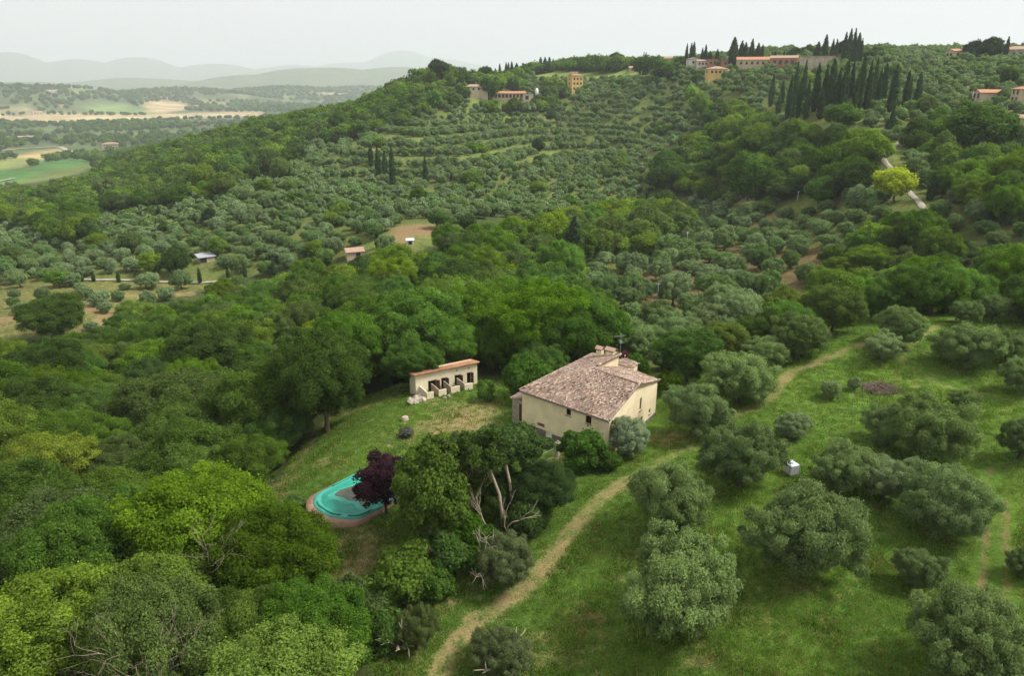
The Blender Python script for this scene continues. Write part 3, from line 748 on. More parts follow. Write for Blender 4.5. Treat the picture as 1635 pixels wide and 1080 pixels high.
# raised wall of the rear wing under its verge
wl = MB(); q0, q1 = fL + (fQ - fL) * .06, fL + (fQ - fL) * .97
n_ = V3(.70, -.70, 0)
q0 = q0 - n_ * .22; q1 = q1 - n_ * .22
back = V3(-.30, .58, 0) / np.linalg.norm([.30, .58])
qe = q1 + back * 5.2
wl.add([L0(x) for x in (V3(*q0[:2], 4.5), V3(*q1[:2], 4.5), V3(*q1[:2], q1[2] - .16), V3(*q0[:2], q0[2] - .16), V3(*qe[:2], 4.5), V3(*qe[:2], 5.1))], [(0, 1, 2, 3), (1, 4, 5, 2), (4, 0, 3, 5), (3, 2, 5), (0, 4, 1)])
wl.build('rear_wing_wall', M['stucco'], house)
# small rear annexe with its own roof
an = MB(); ac = fC + (fT - fC) * .50 + gd_ * .8; ac[2] = 0
rz_ = math.atan2(fd_[1], fd_[0])
an.box((ac[0] - HP[0], ac[1] - HP[1], 2.35), (1.9, 2.2, 5.3), rz_); an.build('rear_annexe', M['stucco'], house)
e1, e2 = fd_ * 1.15, gd_ * 1.3
cn = [ac - e1 - e2 + V3(0, 0, 5.42), ac + e1 - e2 + V3(0, 0, 5.2), ac + e1 + e2 + V3(0, 0, 5.08), ac - e1 + e2 + V3(0, 0, 5.3)]
ar = MB().slab([L0(p) for p in cn], .12).build('annexe_roof', M['far_tiles_old'], house)
va, fa, la = tiles([cn], 8); o_ = link('roof_tiles', np_mesh('annexe_tiles', va - HP, fa, la, M['old_tiles']), ar); o_['kind'] = 'stuff'
# chimneys
for cx, cy_, cz, w_, d_, h_ in ((11.75, 89.9, 5.6, .75, .7, 1.25), (13.05, 88.6, 6.0, 1.15, .8, 1.15)):
    ch = MB().box((cx - HP[0], cy_ - HP[1], cz + h_ / 2 - .3), (w_, d_, h_ + .6), rz_).build('chimney', M['stucco'], house)
    hd = MB()
    for k in (-1, 1):
        p = V3(cx, cy_, 0) + fd_ * k * (w_ / 2 - .07); hd.box((p[0] - HP[0], p[1] - HP[1], cz + h_ + .14), (.14, d_ - .05, .28), rz_)
    hd.build('chimney_pier', M['far_tiles_old'], ch)
    c0 = V3(cx, cy_, cz + h_ + .28); x_, y_ = fd_ * (w_ / 2 + .18), gd_ * (d_ / 2 + .18)
    ca_ = [[c0 - x_ - y_, c0 + x_ - y_, c0 + x_ + V3(0, 0, .32), c0 - x_ + V3(0, 0, .32)], [c0 + x_ + y_, c0 - x_ + y_, c0 - x_ + V3(0, 0, .32), c0 + x_ + V3(0, 0, .32)]]
    cr_ = MB()
    for q in ca_: cr_.slab([L0(p) for p in q], .07)
    cr_ = cr_.build('chimney_cap', M['far_tiles_old'], ch)
# lean-to at the left end
lc = wa - fd_ * .75 + gd_ * 1.75
lt_ = MB().box((lc[0] - HP[0], lc[1] - HP[1], 1.2), (1.5, 3.2, 4.4), rz_).build('lean_to', M['stone'], house)
op = wa - fd_ * .28 + gd_ * .12
MB().box((op[0] - HP[0], op[1] - HP[1], 1.6), (.45, .08, 2.6), rz_).build('lean_to_door', M['brown_wood'], lt_)
lr = [wa - fd_ * 1.75 - gd_ * .1 + V3(0, 0, 3.35), wa - fd_ * .02 - gd_ * .1 + V3(0, 0, 3.85), wa - fd_ * .02 + gd_ * 3.6 + V3(0, 0, 3.85), wa - fd_ * 1.75 + gd_ * 3.6 + V3(0, 0, 3.35)]
o1 = MB().slab([L0(p) for p in lr], .1).build('lean_to_roof', M['far_tiles_old'], lt_)
va, fa, la = tiles([lr], 9); o_ = link('lean_to_tiles', np_mesh('lean_to_tiles', va - HP, fa, la, M['old_tiles']), lt_); o_['kind'] = 'stuff'
# antenna and dish on the rear wing
ant = thing('antenna', 'thin metal television antenna mast on the farmhouse rear roof', 'antenna', fQ + V3(-.1, .1, -.1))
MB().tube([(0, 0, 0), (0, 0, 3.0)], [.035, .03], 6).build('mast', M['grey_metal'], ant)
ab = MB(); ab.tube([(-.9, 0, 2.6), (.6, 0, 2.75)], [.02, .02], 5)
for k in range(7): ab.tube([(-.85 + k * .2, -.3, 2.62 + k * .02), (-.85 + k * .2, .3, 2.62 + k * .02)], [.012, .012], 4)
ab.tube([(0, -.6, 1.9), (0, .7, 1.9)], [.02, .02], 5)
for k in range(5): ab.tube([(-.25, -.5 + k * .25, 1.9), (.25, -.5 + k * .25, 1.9)], [.012, .012], 4)
ab.build('aerial', M['grey_metal'], ant)
ds = thing('satellite_dish', 'dark red satellite dish on a bracket behind the farmhouse chimneys', 'satellite dish', fQ + V3(.55, .6, -.9))
dm = MB(); ring = []
for i in range(5):
    r_ = .55 * i / 4
    ring += [(r_ * math.cos(a * math.pi / 8), -.12 + r_ * r_ * .4, .75 + r_ * math.sin(a * math.pi / 8)) for a in range(16)]
dm.add(ring, [(i * 16 + k, i * 16 + (k + 1) % 16, (i + 1) * 16 + (k + 1) % 16, (i + 1) * 16 + k) for i in range(4) for k in range(16)])
dish = dm.build('reflector', M['red_dish'], ds); sd_ = dish.modifiers.new('s', 'SOLIDIFY'); sd_.thickness = .03
MB().tube([(0, -.1, .75), (0, .25, .6), (-.3, .1, -.3)], [.03, .03, .03], 6).build('bracket', M['grey_metal'], ds)
MB().tube([(0, -.05, .3), (0, -.5, .72)], [.02, .02], 5).box((0, -.5, .75), (.1, .12, .1)).build('receiver', M['white_plastic'], ds)
KEEP += [(4, 84, 6), (8, 79, 6), (14, 80, 6.5), (11, 86, 7.5), (15, 88, 4), (10, 91, 4)]

# ------------------------------------------------------------------ stable with four stalls
SO = V3(-13.2, 90.6, 0); sdv = V3(8.1, 4.7, 0) / 9.365; srz = math.atan2(sdv[1], sdv[0])
st = thing('stable', 'low cream stable with orange tiled roof and four dark doorways', 'stable', SO, srz)
sb = MB().box((4.75, 1.1, 1.0), (9.5, 2.2, 3.2)).mesh('wall', M['cream'])
DO = [(1.86, 3.2), (3.85, 4.75), (5.92, 6.9), (7.84, 8.66)]
cm = MB()
for a_, b_ in DO: cm.box(((a_ + b_) / 2, .1, .72), (b_ - a_, 1.6, 1.75))
link('wall', cut(sb, cm.mesh('c')), st)
pr_ = MB(); pr_.add([(0, 0, 2.6), (9.5, 0, 2.6), (9.5, 0, 2.78), (0, 0, 2.78), (0, 2.2, 2.6), (9.5, 2.2, 2.6)], [(0, 1, 2, 3), (1, 5, 2), (5, 4, 3, 2), (4, 0, 3)]); pr_.build('parapet', M['cream'], st)
rp = [V3(-.25, -.25, 2.92), V3(9.75, -.25, 2.92), V3(9.75, 2.45, 2.40), V3(-.25, 2.45, 2.40)]
sr = MB().slab([tuple(p) for p in rp], .1).build('roof', M['far_tiles'], st)
va, fa, la = tiles([rp], 12); o_ = link('roof_tiles', np_mesh('stable_tiles', va, fa, la, M['orange_tiles']), sr); o_['kind'] = 'stuff'
for i, (a_, b_) in enumerate(DO):
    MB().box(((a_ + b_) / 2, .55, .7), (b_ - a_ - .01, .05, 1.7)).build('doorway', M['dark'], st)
    hw = (b_ - a_) * .5
    lf = MB().box((b_ - .03, -hw * .3, .75), (hw, .05, 1.6), R(-38 if i else -12)).build('door_leaf', M['brown_wood'], st)
    MB().box((b_ - hw * .35, -hw * .3 - .06, .8), (.05, .05, .16)).build('latch', M['grey_metal'], lf)
    MB().box(((a_ + b_) / 2, .03, 1.63), (b_ - a_ + .1, .12, .1)).build('lintel', M['stone'], st)
for a_, b_ in ((.52, 1.5), (2.26, 3.4), (4.12, 5.45), (6.18, 7.44)):
    pw = MB().box((a_ + .08, -1.25, .25), (.16, 2.45, 1.9)).build('stall_side', M['cream' if a_ < 1 else 'stone'], st)
    MB().box(((a_ + b_) / 2, -2.55, .18), (b_ - a_, .16, 1.9)).build('stall_front', M['cream'], st)
for x in (6.3, 8.2): MB().box((x, -.03, 2.32), (.18, .06, .18)).build('air_brick', M['plinth'], st)
KEEP += [(-11, 92.5, 4), (-7, 94.5, 4), (-9, 93, 4), (-12, 89, 3), (-6, 92, 3)]

# ------------------------------------------------------------------ pool
POOL = [(-20.6,64.8),(-20.1,62.8),(-18.05,60.95),(-15.2,60.5),(-12.7,63.1),(-7.9,70.2),(-7.7,72.2),(-9.3,73.9),(-11.5,73.8),(-17.0,69.6)]
pc = V3(-14.3, 67.2, 0); pgz = float(ground_z(np.array([pc[0]]), np.array([pc[1]]))[0])
def pool_ring(k, grow=0.0, n=96):
    Q = np.array(POOL) - pc[:2]; seg = np.linalg.norm(np.roll(Q, -1, 0) - Q, axis=1); cs = np.concatenate([[0], np.cumsum(seg)])
    out = []
    for s_ in np.linspace(0, cs[-1], n, endpoint=False):
        i = np.searchsorted(cs, s_, 'right') - 1; t_ = (s_ - cs[i]) / seg[i]; out.append(Q[i] * (1 - t_) + Q[(i + 1) % len(Q)] * t_)
    out = np.array(out)
    for _ in range(3): out = (np.roll(out, 1, 0) + out * 2 + np.roll(out, -1, 0)) / 4
    r_ = np.linalg.norm(out, axis=1, keepdims=True)
    return out * k + out / r_ * grow
pool = thing('swimming_pool', 'oval pool under sagging turquoise cover with murky puddle on the lawn', 'pool', (pc[0], pc[1], pgz))
def ringmesh(name, rings, mat, parent, close=True, jit=0.0, seed=1):
    rgx = np.random.default_rng(seed); V = []; F = []; n = len(rings[0][0])
    for xy, z in rings:
        V += [(x, y, z + jit * rgx.normal()) for x, y in xy]
    for j in range(len(rings) - 1):
        for i in range(n): F.append((j * n + i, j * n + (i + 1) % n, (j + 1) * n + (i + 1) % n, (j + 1) * n + i))
    if close: V.append((0, 0, rings[-1][1])); F += [((len(rings) - 1) * n + i, (len(rings) - 1) * n + (i + 1) % n, len(V) - 1) for i in range(n)]
    b = MB().add(V, F); return b.build(name, mat, parent, True)
g_ = .16
pv = pool_ring(1.0, 0.0) ; pv2 = pool_ring(1.0, .1)
wob = 1 + .05 * np.sin(np.arange(96) * .6)[:, None]
left = np.clip(-(pool_ring(1.0) @ np.array([.62, .78])) / 9, 0, 1)[:, None]
ringmesh('paving', [(pool_ring(1.0, 0) + pool_ring(1.0, 0) / np.linalg.norm(pool_ring(1.0, 0), axis=1, keepdims=True) * (.08 + 1.0 * left) * wob, -.6), (pool_ring(1.0, 0) + pool_ring(1.0, 0) / np.linalg.norm(pool_ring(1.0, 0), axis=1, keepdims=True) * (.05 + .95 * left) * wob, g_ + .02), (pool_ring(.9), g_ + .03)], M['paving'], pool, True)
ringmesh('cover_skirt', [(pool_ring(1.0, .02), g_ + .03), (pool_ring(1.0, -.05), g_ + .17), (pool_ring(1.0, -.5), g_ + .19), (pool_ring(.96, -.55), g_ + .14)], M['pool_cover_pale'], pool, False, .012)
wav = (1 + .06 * np.sin(np.arange(96) * .45) + .04 * np.sin(np.arange(96) * 1.1))[:, None]
ringmesh('cover', [(pool_ring(.96, -.50), g_ + .16), (pool_ring(.9, -.8) * wav, g_ + .12), (pool_ring(.75, -.9) * wav, g_ + .07), (pool_ring(.4), g_ + .04)], M['pool_cover'], pool, True, .012, 2)
blob = pool_ring(.82, -1.5) * (1 + .10 * np.sin(np.arange(96) * .33 + 1) + .05 * np.sin(np.arange(96) * .8))[:, None]
ringmesh('wet_margin', [(blob * 1.16, g_ + .10), (blob, g_ + .115), (blob * .5, g_ + .115)], M['pool_cover_pale'], pool, True, 0)
ringmesh('puddle', [(blob * .99, g_ + .12), (blob * .5, g_ + .125)], M['murky_water'], pool, True, 0)
rr_ = pool_ring(.985, -.28)
for i0, i1 in ((4, 15), (16, 24), (78, 92)):
    MB().tube([(*rr_[i], g_ + .24) for i in range(i0, i1)], [.10] * (i1 - i0), 7).build('weight_tube', M['pool_cover'], pool, True)
rl = MB(); i0 = 26
rl.tube([(*pool_ring(1.0, -.25)[27], g_ + .28), (*pool_ring(1.0, -.25)[34], g_ + .28)], [.13, .13], 8); rl.build('roller', M['white_plastic'], pool, True)
KEEP += [(-17, 64, 5), (-14, 67, 5), (-11, 71, 4)]
for q in ((-24, 72, 5), (-20, 78, 6), (-14, 78, 6), (-12, 84, 6), (-4, 86, 6), (-17, 56, 4.5), (-18, 84, 4), (-22, 66, 3.5), (-20, 59, 3.5)): KEEP.append(q)

# ------------------------------------------------------------------ houses on the slopes and in the valley
def bld(name, label, u, v, L, W, Hh, turn, roof, wall, rmat, wins=(), pitch=.32, cat='house', over=.4, keep=True, extra=None, shut=None):
    P = hit(u, v); az = math.atan2(P[0], P[1])
    b = thing(name, label, cat, P, -az + R(turn))
    x, y = L / 2, W / 2; zr = Hh + pitch * W / 2
    mb = MB()
    if roof == 'gable':
        mb.add([(-x,-y,-4),(x,-y,-4),(x,y,-4),(-x,y,-4),(-x,-y,Hh),(x,-y,Hh),(x,y,Hh),(-x,y,Hh),(-x,0,zr),(x,0,zr)],
               [(3,2,1,0),(0,1,5,4),(2,3,7,6),(1,2,6,9,5),(3,0,4,8,7),(4,5,9,8),(6,7,8,9)])
    else: mb.box((0, 0, Hh / 2 - 2), (L, W, Hh + 4))
    mb.build('wall', M[wall], b)
    X, Y = x + over, y + over; d = over * pitch; rb = MB(); z0 = Hh - d + .08
    if roof == 'gable':
        rb.slab([(-X,-Y,z0),(X,-Y,z0),(X,0,zr+.08),(-X,0,zr+.08)], .18); rb.slab([(X,Y,z0),(-X,Y,z0),(-X,0,zr+.08),(X,0,zr+.08)], .18)
    elif roof == 'hip':
        k = max(X - Y, .3)
        rb.add([(-X,-Y,z0),(X,-Y,z0),(X,Y,z0),(-X,Y,z0),(-k,0,zr),(k,0,zr)], [(0,1,5,4),(1,2,5),(2,3,4,5),(3,0,4),(3,2,1,0)])
        rb.box((0, 0, z0 - .08), (2 * X - .02, 2 * Y - .02, .14))
    elif roof == 'shed': rb.slab([(-X,-Y,Hh+.1),(X,-Y,Hh+.1),(X,Y,Hh+.1+pitch*W),(-X,Y,Hh+.1+pitch*W)], .16)
    elif roof == 'flat': rb.box((0, 0, Hh + .12), (2 * X, 2 * Y, .24))
    rb.build('roof', M[rmat], b)
    for f, s, z, ww, hh in wins:
        rzf = {'f': 0, 'r': R(90), 'l': R(-90), 'b': R(180)}[f]
        c = {'f': (s, -y, z), 'r': (x, s, z), 'l': (-x, -s, z), 'b': (-s, y, z)}[f]
        wo = MB().box(c, (ww, .10, hh), rzf).build('window', M['glass'], b)
        fr = MB(); nx, ny = {'f': (0, -1), 'r': (1, 0), 'l': (-1, 0), 'b': (0, 1)}[f]
        tx, ty = math.cos(rzf), math.sin(rzf)
        for k in (-1, 1): fr.box((c[0] + nx * .06 + tx * k * (ww / 2 + .1), c[1] + ny * .06 + ty * k * (ww / 2 + .1), c[2]), (.2, .12, hh + .2), rzf)
        fr.box((c[0] + nx * .07, c[1] + ny * .07, c[2] - hh / 2 - .05), (ww + .5, .2, .12), rzf)
        fr.build('frame', M[shut or 'brown_wood'], wo)
    if extra: extra(b, x, y, Hh, zr)
    if keep: KEEP.append((P[0], P[1], max(L, W) * .5 + .4)); 
    # keep the line of sight to it free of trees
    t_ = np.array([P[0], P[1]]) / np.hypot(P[0], P[1])
    for q in range(1, 4): KEEP.append((P[0] - t_[0] * q * 4, P[1] - t_[1] * q * 4, max(L, W) * .30))
    return b
def grid(face, n, zs, span, ww, hh):
    return [(face, -span / 2 + span * (i + .5) / n, z, ww, hh) for i in range(n) for z in zs]
def chim(px, py, h=1.2, cm_='stucco'):
    def f(b, x, y, Hh, zr): MB().box((px, py, zr + .2), (.7, .7, h + .9)).box((px, py, zr + h * .5 + .72), (1.0, 1.0, .14)).build('chimney', M['far_tiles_old'], b)
    return f
bld('tower_house', 'tall ochre tower house with hipped tile roof on the upper slope', 918, 147, 9.5, 8.5, 12.5, 26, 'hip', 'yellow_wall', 'far_tiles_old', grid('f', 3, (3, 6.6, 10), 8.4, .9, 1.5) + grid('l', 1, (6.5, 10), 5, .8, 1.3), extra=lambda b, x, y, Hh, zr: (MB().box((-1.4, .5, Hh + 1.0), (5.2, 5.6, 2.4)).build('roof_turret', M['yellow_wall'], b), MB().box((-1.4, .5, Hh + 2.35), (6.0, 6.4, .3), 0, .8).build('turret_roof', M['far_tiles_old'], b)))
bld('long_farm_building', 'long low farm building with bright orange roof below the hill crest', 809, 157, 27, 8, 3.8, 4, 'gable', 'pale_wall', 'far_tiles', [('f', -11 + i * 2.7, 1.9, 1.7, 2.3) for i in range(9)], .30, 'farm building', shut='brick_red')
bld('country_house', 'pale country house with chimney half hidden by a tree near the long orange roof', 759, 152, 17, 9, 6.2, 8, 'hip', 'pale_wall', 'far_tiles_old', grid('f', 4, (4.6,), 15, 1, 1.4) + grid('l', 2, (4.6,), 7, 1, 1.4), extra=chim(1, 1))
bld('farm_shed', 'small grey shed with flat canopy roof beside the white silo', 842, 160, 9, 5, 4.4, 0, 'flat', 'white_wall', 'grey_roof', [('f', -1, 2.2, 3.5, 2.6)], cat='shed')
bld('hilltop_house', 'low pinkish house under cypresses left of the crest meadow', 804, 122, 13, 8, 3.6, 5, 'gable', 'pale_wall', 'far_tiles_old', grid('f', 4, (1.8,), 11, 1.2, 1.6))
bld('hilltop_cottage', 'cottage roof showing among pines at the left end of the crest', 754, 114, 9, 7, 3.4, -10, 'gable', 'pale_wall', 'far_tiles_old', grid('f', 2, (1.8,), 7, 1, 1.2))
bld('hilltop_cottage', 'tan low house at the far right edge of the crest meadow', 1015, 114, 11, 7, 3.0, 5, 'gable', 'pale_wall', 'far_tiles_old', grid('f', 3, (1.6,), 9, 1, 1.2))
bld('crest_house', 'broad pale house roof on the crest behind round trees', 1062, 102, 22, 9, 4.5, 0, 'gable', 'pale_wall', 'far_tiles_old', grid('f', 5, (2.6,), 20, 1, 1.4))
bld('village_house', 'white house with gabled front, leftmost of the crest row under cypresses', 1106, 105, 8, 7, 4.6, -70, 'gable', 'white_wall', 'far_tiles_old', grid('l', 2, (2.5,), 5, .9, 1.3) + grid('r', 2, (2.5,), 5, .9, 1.3))
bld('village_house', 'small white house with low tiled roof, second in the crest row', 1121, 106, 8, 6, 3.6, 8, 'gable', 'white_wall', 'far_tiles_old', grid('f', 3, (1.9,), 7, .9, 1.2))
bld('village_house', 'reddish brick house with flat top, third in the crest row', 1137, 105.5, 6.5, 6, 4.3, 5, 'flat', 'brick_red', 'far_tiles', grid('f', 2, (2.2,), 5, .9, 1.3))
bld('village_house', 'narrow brick gable house left of the tall broad cypress', 1159, 106, 5, 6, 4.0, 80, 'gable', 'brick_red', 'far_tiles', grid('l', 1, (2.2,), 3, .9, 1.3) + grid('r', 1, (2.2,), 3, .9, 1.3))
bld('long_crest_house', 'long house with red-orange roof along the crest behind cypresses', 1204, 106, 22, 9, 4.2, 3, 'gable', 'pale_wall', 'far_tiles', grid('f', 6, (2.2,), 20, 1, 1.5), .36)
bld('crest_barn', 'brick-fronted barn with old tile roof right of the long red roof', 1251, 105, 16, 9, 4.6, -4, 'gable', 'brick_red', 'far_tiles_old', grid('f', 4, (2.1,), 14, 1.6, 2.2))
bld('yellow_house', 'yellow house with two tiled roofs amid trees below the crest row', 1143, 124, 12, 9, 5.5, 14, 'hip', 'yellow_wall', 'far_tiles_old', grid('f', 4, (3.6,), 10, .9, 1.4) + grid('l', 2, (3.6,), 7, .9, 1.4),
    extra=lambda b, x, y, Hh, zr: (MB().box((8.4, -1, .6), (5.4, 7, 7.0)).build('side_wing', M['yellow_wall'], b), MB().slab([(5.7, -4.9, 4.15), (11.5, -4.9, 4.15), (11.5, -1, 5.5), (5.7, -1, 5.5)], .16).slab([(11.5, 2.9, 4.15), (5.7, 2.9, 4.15), (5.7, -1, 5.5), (11.5, -1, 5.5)], .16).build('wing_roof', M['far_tiles_old'], b)))
bld('stone_hall', 'long windowless stone building with thin coping below the crest cypresses', 1303, 106, 20, 8, 5.6, 0, 'flat', 'stone_wall', 'far_tiles_old', (), cat='building')
bld('crest_wall', 'long low garden wall with tile coping right of the stone hall', 1366, 98, 30, .6, 2.0, 2, 'flat', 'stone_wall', 'far_tiles_old', (), cat='wall', over=.15)
bld('slope_house', 'cream house with orange gable roof at the right by a pale drive', 1575, 163, 8.5, 7, 3.9, 24, 'gable', 'pale_wall', 'far_tiles', [('l', -1.8, 2.6, 1.0, 1.6), ('l', 1.6, 2.6, 1.0, 1.6)], .3)
bld('slope_house', 'tan house with orange roof cut by the right edge, upper of two', 1641, 166, 10, 8, 5.6, 22, 'hip', 'pale_wall', 'far_tiles', grid('l', 2, (4.4, 1.8), 7, .9, 1.4) + grid('f', 3, (4.4,), 9, .9, 1.4))
bld('slope_house', 'tan house with car porch cut by the right edge, lower of two', 1641, 213, 8, 7, 5.0, 10, 'gable', 'pale_wall', 'far_tiles_old', [('f', -1.5, 4.2, 1.1, 1.2), ('f', -1.5, 1.3, 3.0, 2.4)], .28)
bld('crest_house', 'cream house with orange roof beside dark trees near the right end of the crest', 1524, 97, 8, 7, 5.2, 40, 'gable', 'pale_wall', 'far_tiles', grid('l', 2, (3.4,), 5, .9, 1.2) + grid('f', 2, (3.4,), 6, .9, 1.2))
bld('crest_villa', 'large stone villa with chimney at the top right corner of the hill', 1626, 96, 19, 11, 5.6, 6, 'hip', 'stone_wall', 'far_tiles_old', grid('f', 5, (3.2,), 17, 1, 1.5), extra=chim(-5, 0, 1.6))
bld('grove_hut', 'tiny tan hut with tiled roof alone in the upper olive terraces', 961, 250, 5.2, 4, 2.3, 10, 'gable', 'pale_wall', 'far_tiles_old', [('f', -.8, 1.1, .9, 1.5), ('f', 1.2, 1.2, .8, .9)], cat='hut')
bld('grove_shed', 'grey metal roofed shed among olives near the cypress lined road', 329, 417, 4.6, 3.4, 1.7, 14, 'shed', 'stone_wall', 'grey_roof', [('f', -1.2, .9, 1.6, 1.5)], .16, 'shed', over=.5)
bld('grove_hut', 'low hut with pale red tiled roof at the edge of the wood', 566, 409, 5.0, 4.5, 1.9, 8, 'gable', 'pale_wall', 'far_tiles_old', [('f', .8, 1.0, .9, 1.3)], cat='hut')
bld('tool_shed', 'little white shed beside the bare earth patch in the grove', 655, 390, 2.2, 2, 1.3, 0, 'shed', 'white_wall', 'white_paint', [('f', 0, .7, .6, .9)], .1, 'shed', over=.15)
bld('valley_villa', 'pink terraced villa among trees on the valley floor at far left', 178, 237, 26, 14, 9, -12, 'hip', 'pale_wall', 'far_tiles_old', grid('f', 6, (2.5, 6), 23, 1.8, 1.8), .3)
bld('warehouse', 'long pale warehouse with flat roof near the left edge of the valley', 33, 223, 58, 22, 7, -6, 'flat', 'pale_wall', 'pale_wall', grid('f', 8, (3.2,), 52, 3.4, 2.4), cat='warehouse')
bld('valley_house', 'white house showing over the wooded ridge at left', 420, 193, 8, 8, 10, 0, 'gable', 'white_wall', 'white_paint', grid('f', 2, (8.3,), 6, .9, 1.2))
for u, v, L_w, wl_, lb in ((83,148,40,'white_wall','white walled farm on the wooded hill at far left'),(100,172,34,'pale_wall','pale farmhouse at the foot of the far left hill'),(310,172,36,'white_wall','white farm beside the tan field on the far plain'),(262,158,34,'pale_wall','tan farm among woods behind the far tan field'),(370,173,34,'white_wall','small white farm at the right end of the far plain'),(60,183,30,'pale_wall','pale farm on the straw-coloured far plain')):
    bld('valley_farm', lb, u, v, L_w, 16, 9, 10, 'gable', wl_, 'far_tiles_old', grid('f', 3, (4,), L_w * .8, 3, 3), keep=False)
so = hit(857, 157); sl = thing('silo', 'egg-shaped white feed silo standing by the long orange roofed building', 'silo', so)
pts = [(0, 0, 0.2), (0, 0, .8), (0, 0, 2.2), (0, 0, 4.4), (0, 0, 5.6), (0, 0, 6.1)]
MB().tube([(a, b, c + 1.4) for a, b, c in pts], [.3, .9, 1.25, 1.25, .8, .2], 14).build('tank', M['white_plastic'], sl, True)
for k in range(4): MB().tube([(math.cos(k * 1.57 + .8) * 1.0, math.sin(k * 1.57 + .8) * 1.0, -.3), (math.cos(k * 1.57 + .8) * 1.0, math.sin(k * 1.57 + .8) * 1.0, 3.2)], [.08, .08], 6).build('leg', M['grey_metal'], sl)
def car(u, v, turn, mat, label):
    P = hit(u, v); az = math.atan2(P[0], P[1]); c_ = thing('parked_car', label, 'car', P, -az + R(turn))
    prof = [(-2.1,.35),(2.1,.35),(2.15,.75),(1.35,.9),(.6,1.42),(-1.2,1.45),(-1.9,.95),(-2.15,.8)]
    b_ = MB(); n = len(prof)
    b_.add([(x, -.85, z) for x, z in prof] + [(x, .85, z) for x, z in prof], [tuple(range(n)), tuple(reversed(range(n, 2 * n)))] + [(i, n + i, n + (i + 1) % n, (i + 1) % n) for i in range(n)])
    b_.build('body', mat, c_)
    for s in (-1, 1): MB().add([(-1.6, s * .86, .95), (1.15, s * .86, .95), (.55, s * .86, 1.35), (-1.15, s * .86, 1.37)], [(0, 1, 2, 3)]).build('side_window', M['glass'], c_)
    MB().add([(1.36, -.75, .92), (1.36, .75, .92), (.63, .7, 1.42), (.63, -.7, 1.42)], [(0, 1, 2, 3)]).build('windscreen', M['glass'], c_).location = (.02, 0, .01)
    for x in (-1.3, 1.3):
        for y in (-.8, .8):
            MB().tube([(x, y - .1, .32), (x, y + .1, .32)], [.32, .32], 12).build('wheel', M['dark'], c_)
    KEEP.append((P[0], P[1], 2.6))
car(614, 207, 12, M['white_paint'], 'white car parked at the edge of the dark wood above the terraces')
car(767, 324, 28, M['grey_metal'], 'silver car parked among the mid-slope olives')
car(357, 420, 0, M['grey_metal'], 'grey car half hidden by olives right of the grey shed')

# ------------------------------------------------------------------ poles, tank, gate and other small things
def pole(name, label, u, v, vtop, cat, lamp=False):
    P = hit(u, v); h = (v - vtop) / FPX * depth_of(P) / math.cos(PITCH - math.atan((540 - v) / FPX)) * 1.02
    b = thing(name, label, cat, P)
    MB().tube([(0, 0, -.5), (0, 0, h)], [.11, .08], 8).build('post', M['grey_metal'], b, True)
    if lamp:
        a = MB().tube([(0, 0, h - .05), (-.5, 0, h + .12), (-.9, 0, h + .1)], [.05, .045, .04], 6).build('arm', M['grey_metal'], b)
        MB().box((-1.05, 0, h + .1), (.7, .28, .13), 0, .8).build('lamp_head', M['white_plastic'], b)
    else:
        MB().box((0, 0, h - .35), (1.0, .1, .1)).build('crossarm', M['grey_metal'], b)
        for k in (-.4, .4): MB().tube([(k, 0, h - .3), (k, 0, h - .1)], [.05, .03], 6).build('insulator', M['white_plastic'], b)
    KEEP.append((P[0], P[1], 2)); t_ = P[:2] / np.linalg.norm(P[:2])
    for q in range(1, 5): KEEP.append((P[0] - t_[0] * q * 3, P[1] - t_[1] * q * 3, 1.6))
pole('street_lamp', 'grey street lamp rising from olives behind the farmhouse', 979, 556, 508, 'street lamp', True)
pole('utility_pole', 'pale utility pole in the brown-soil olive grove', 1049, 490, 453, 'pole')
pole('utility_pole', 'slim utility pole at the wood edge above the brown-soil grove', 1096, 394, 371, 'pole')
pole('utility_pole', 'pale utility pole among olives on the right slope under the cypress stand', 1272, 330, 306, 'pole')
pole('utility_pole', 'thin pole beside the cream slope house', 1549, 172, 148, 'pole')
pole('utility_pole', 'thin pole on the terraced slope right of the tower house', 1024, 122, 113, 'pole')
TK = hit(1262, 757)
tk = thing('water_tank', 'white caged water tank standing between two meadow olive trees', 'tank', TK, R(20))
MB().box((0, 0, .72), (1.0, 1.15, .98), 0, .97).build('bottle', M['white_plastic'], tk)
MB().tube([(0, 0, 1.2), (0, 0, 1.3)], [.14, .14], 10).build('lid', M['grey_metal'], tk)
cg = MB()
for k in range(6):
    x = -.52 + k * .208
    for y in (-.6, .6): cg.tube([(x, y, .15), (x, y, 1.22)], [.016, .016], 5)
for k in range(6):
    y = -.6 + k * .24
    for x in (-.54, .54): cg.tube([(x, y, .15), (x, y, 1.22)], [.016, .016], 5)
for z in (.2, .47, .73, 1.0, 1.22):
    for y in (-.6, .6): cg.tube([(-.54, y, z), (.54, y, z)], [.016, .016], 5)
    for x in (-.54, .54): cg.tube([(x, -.6, z), (x, .6, z)], [.016, .016], 5)
cg.build('cage', M['grey_metal'], tk)
pa = MB()
for k in (-.45, 0, .45): pa.box((k, 0, .06), (.12, 1.15, .12))
pa.box((0, 0, .15), (1.1, 1.2, .04)); pa.build('pallet', M['dead_wood'], tk)
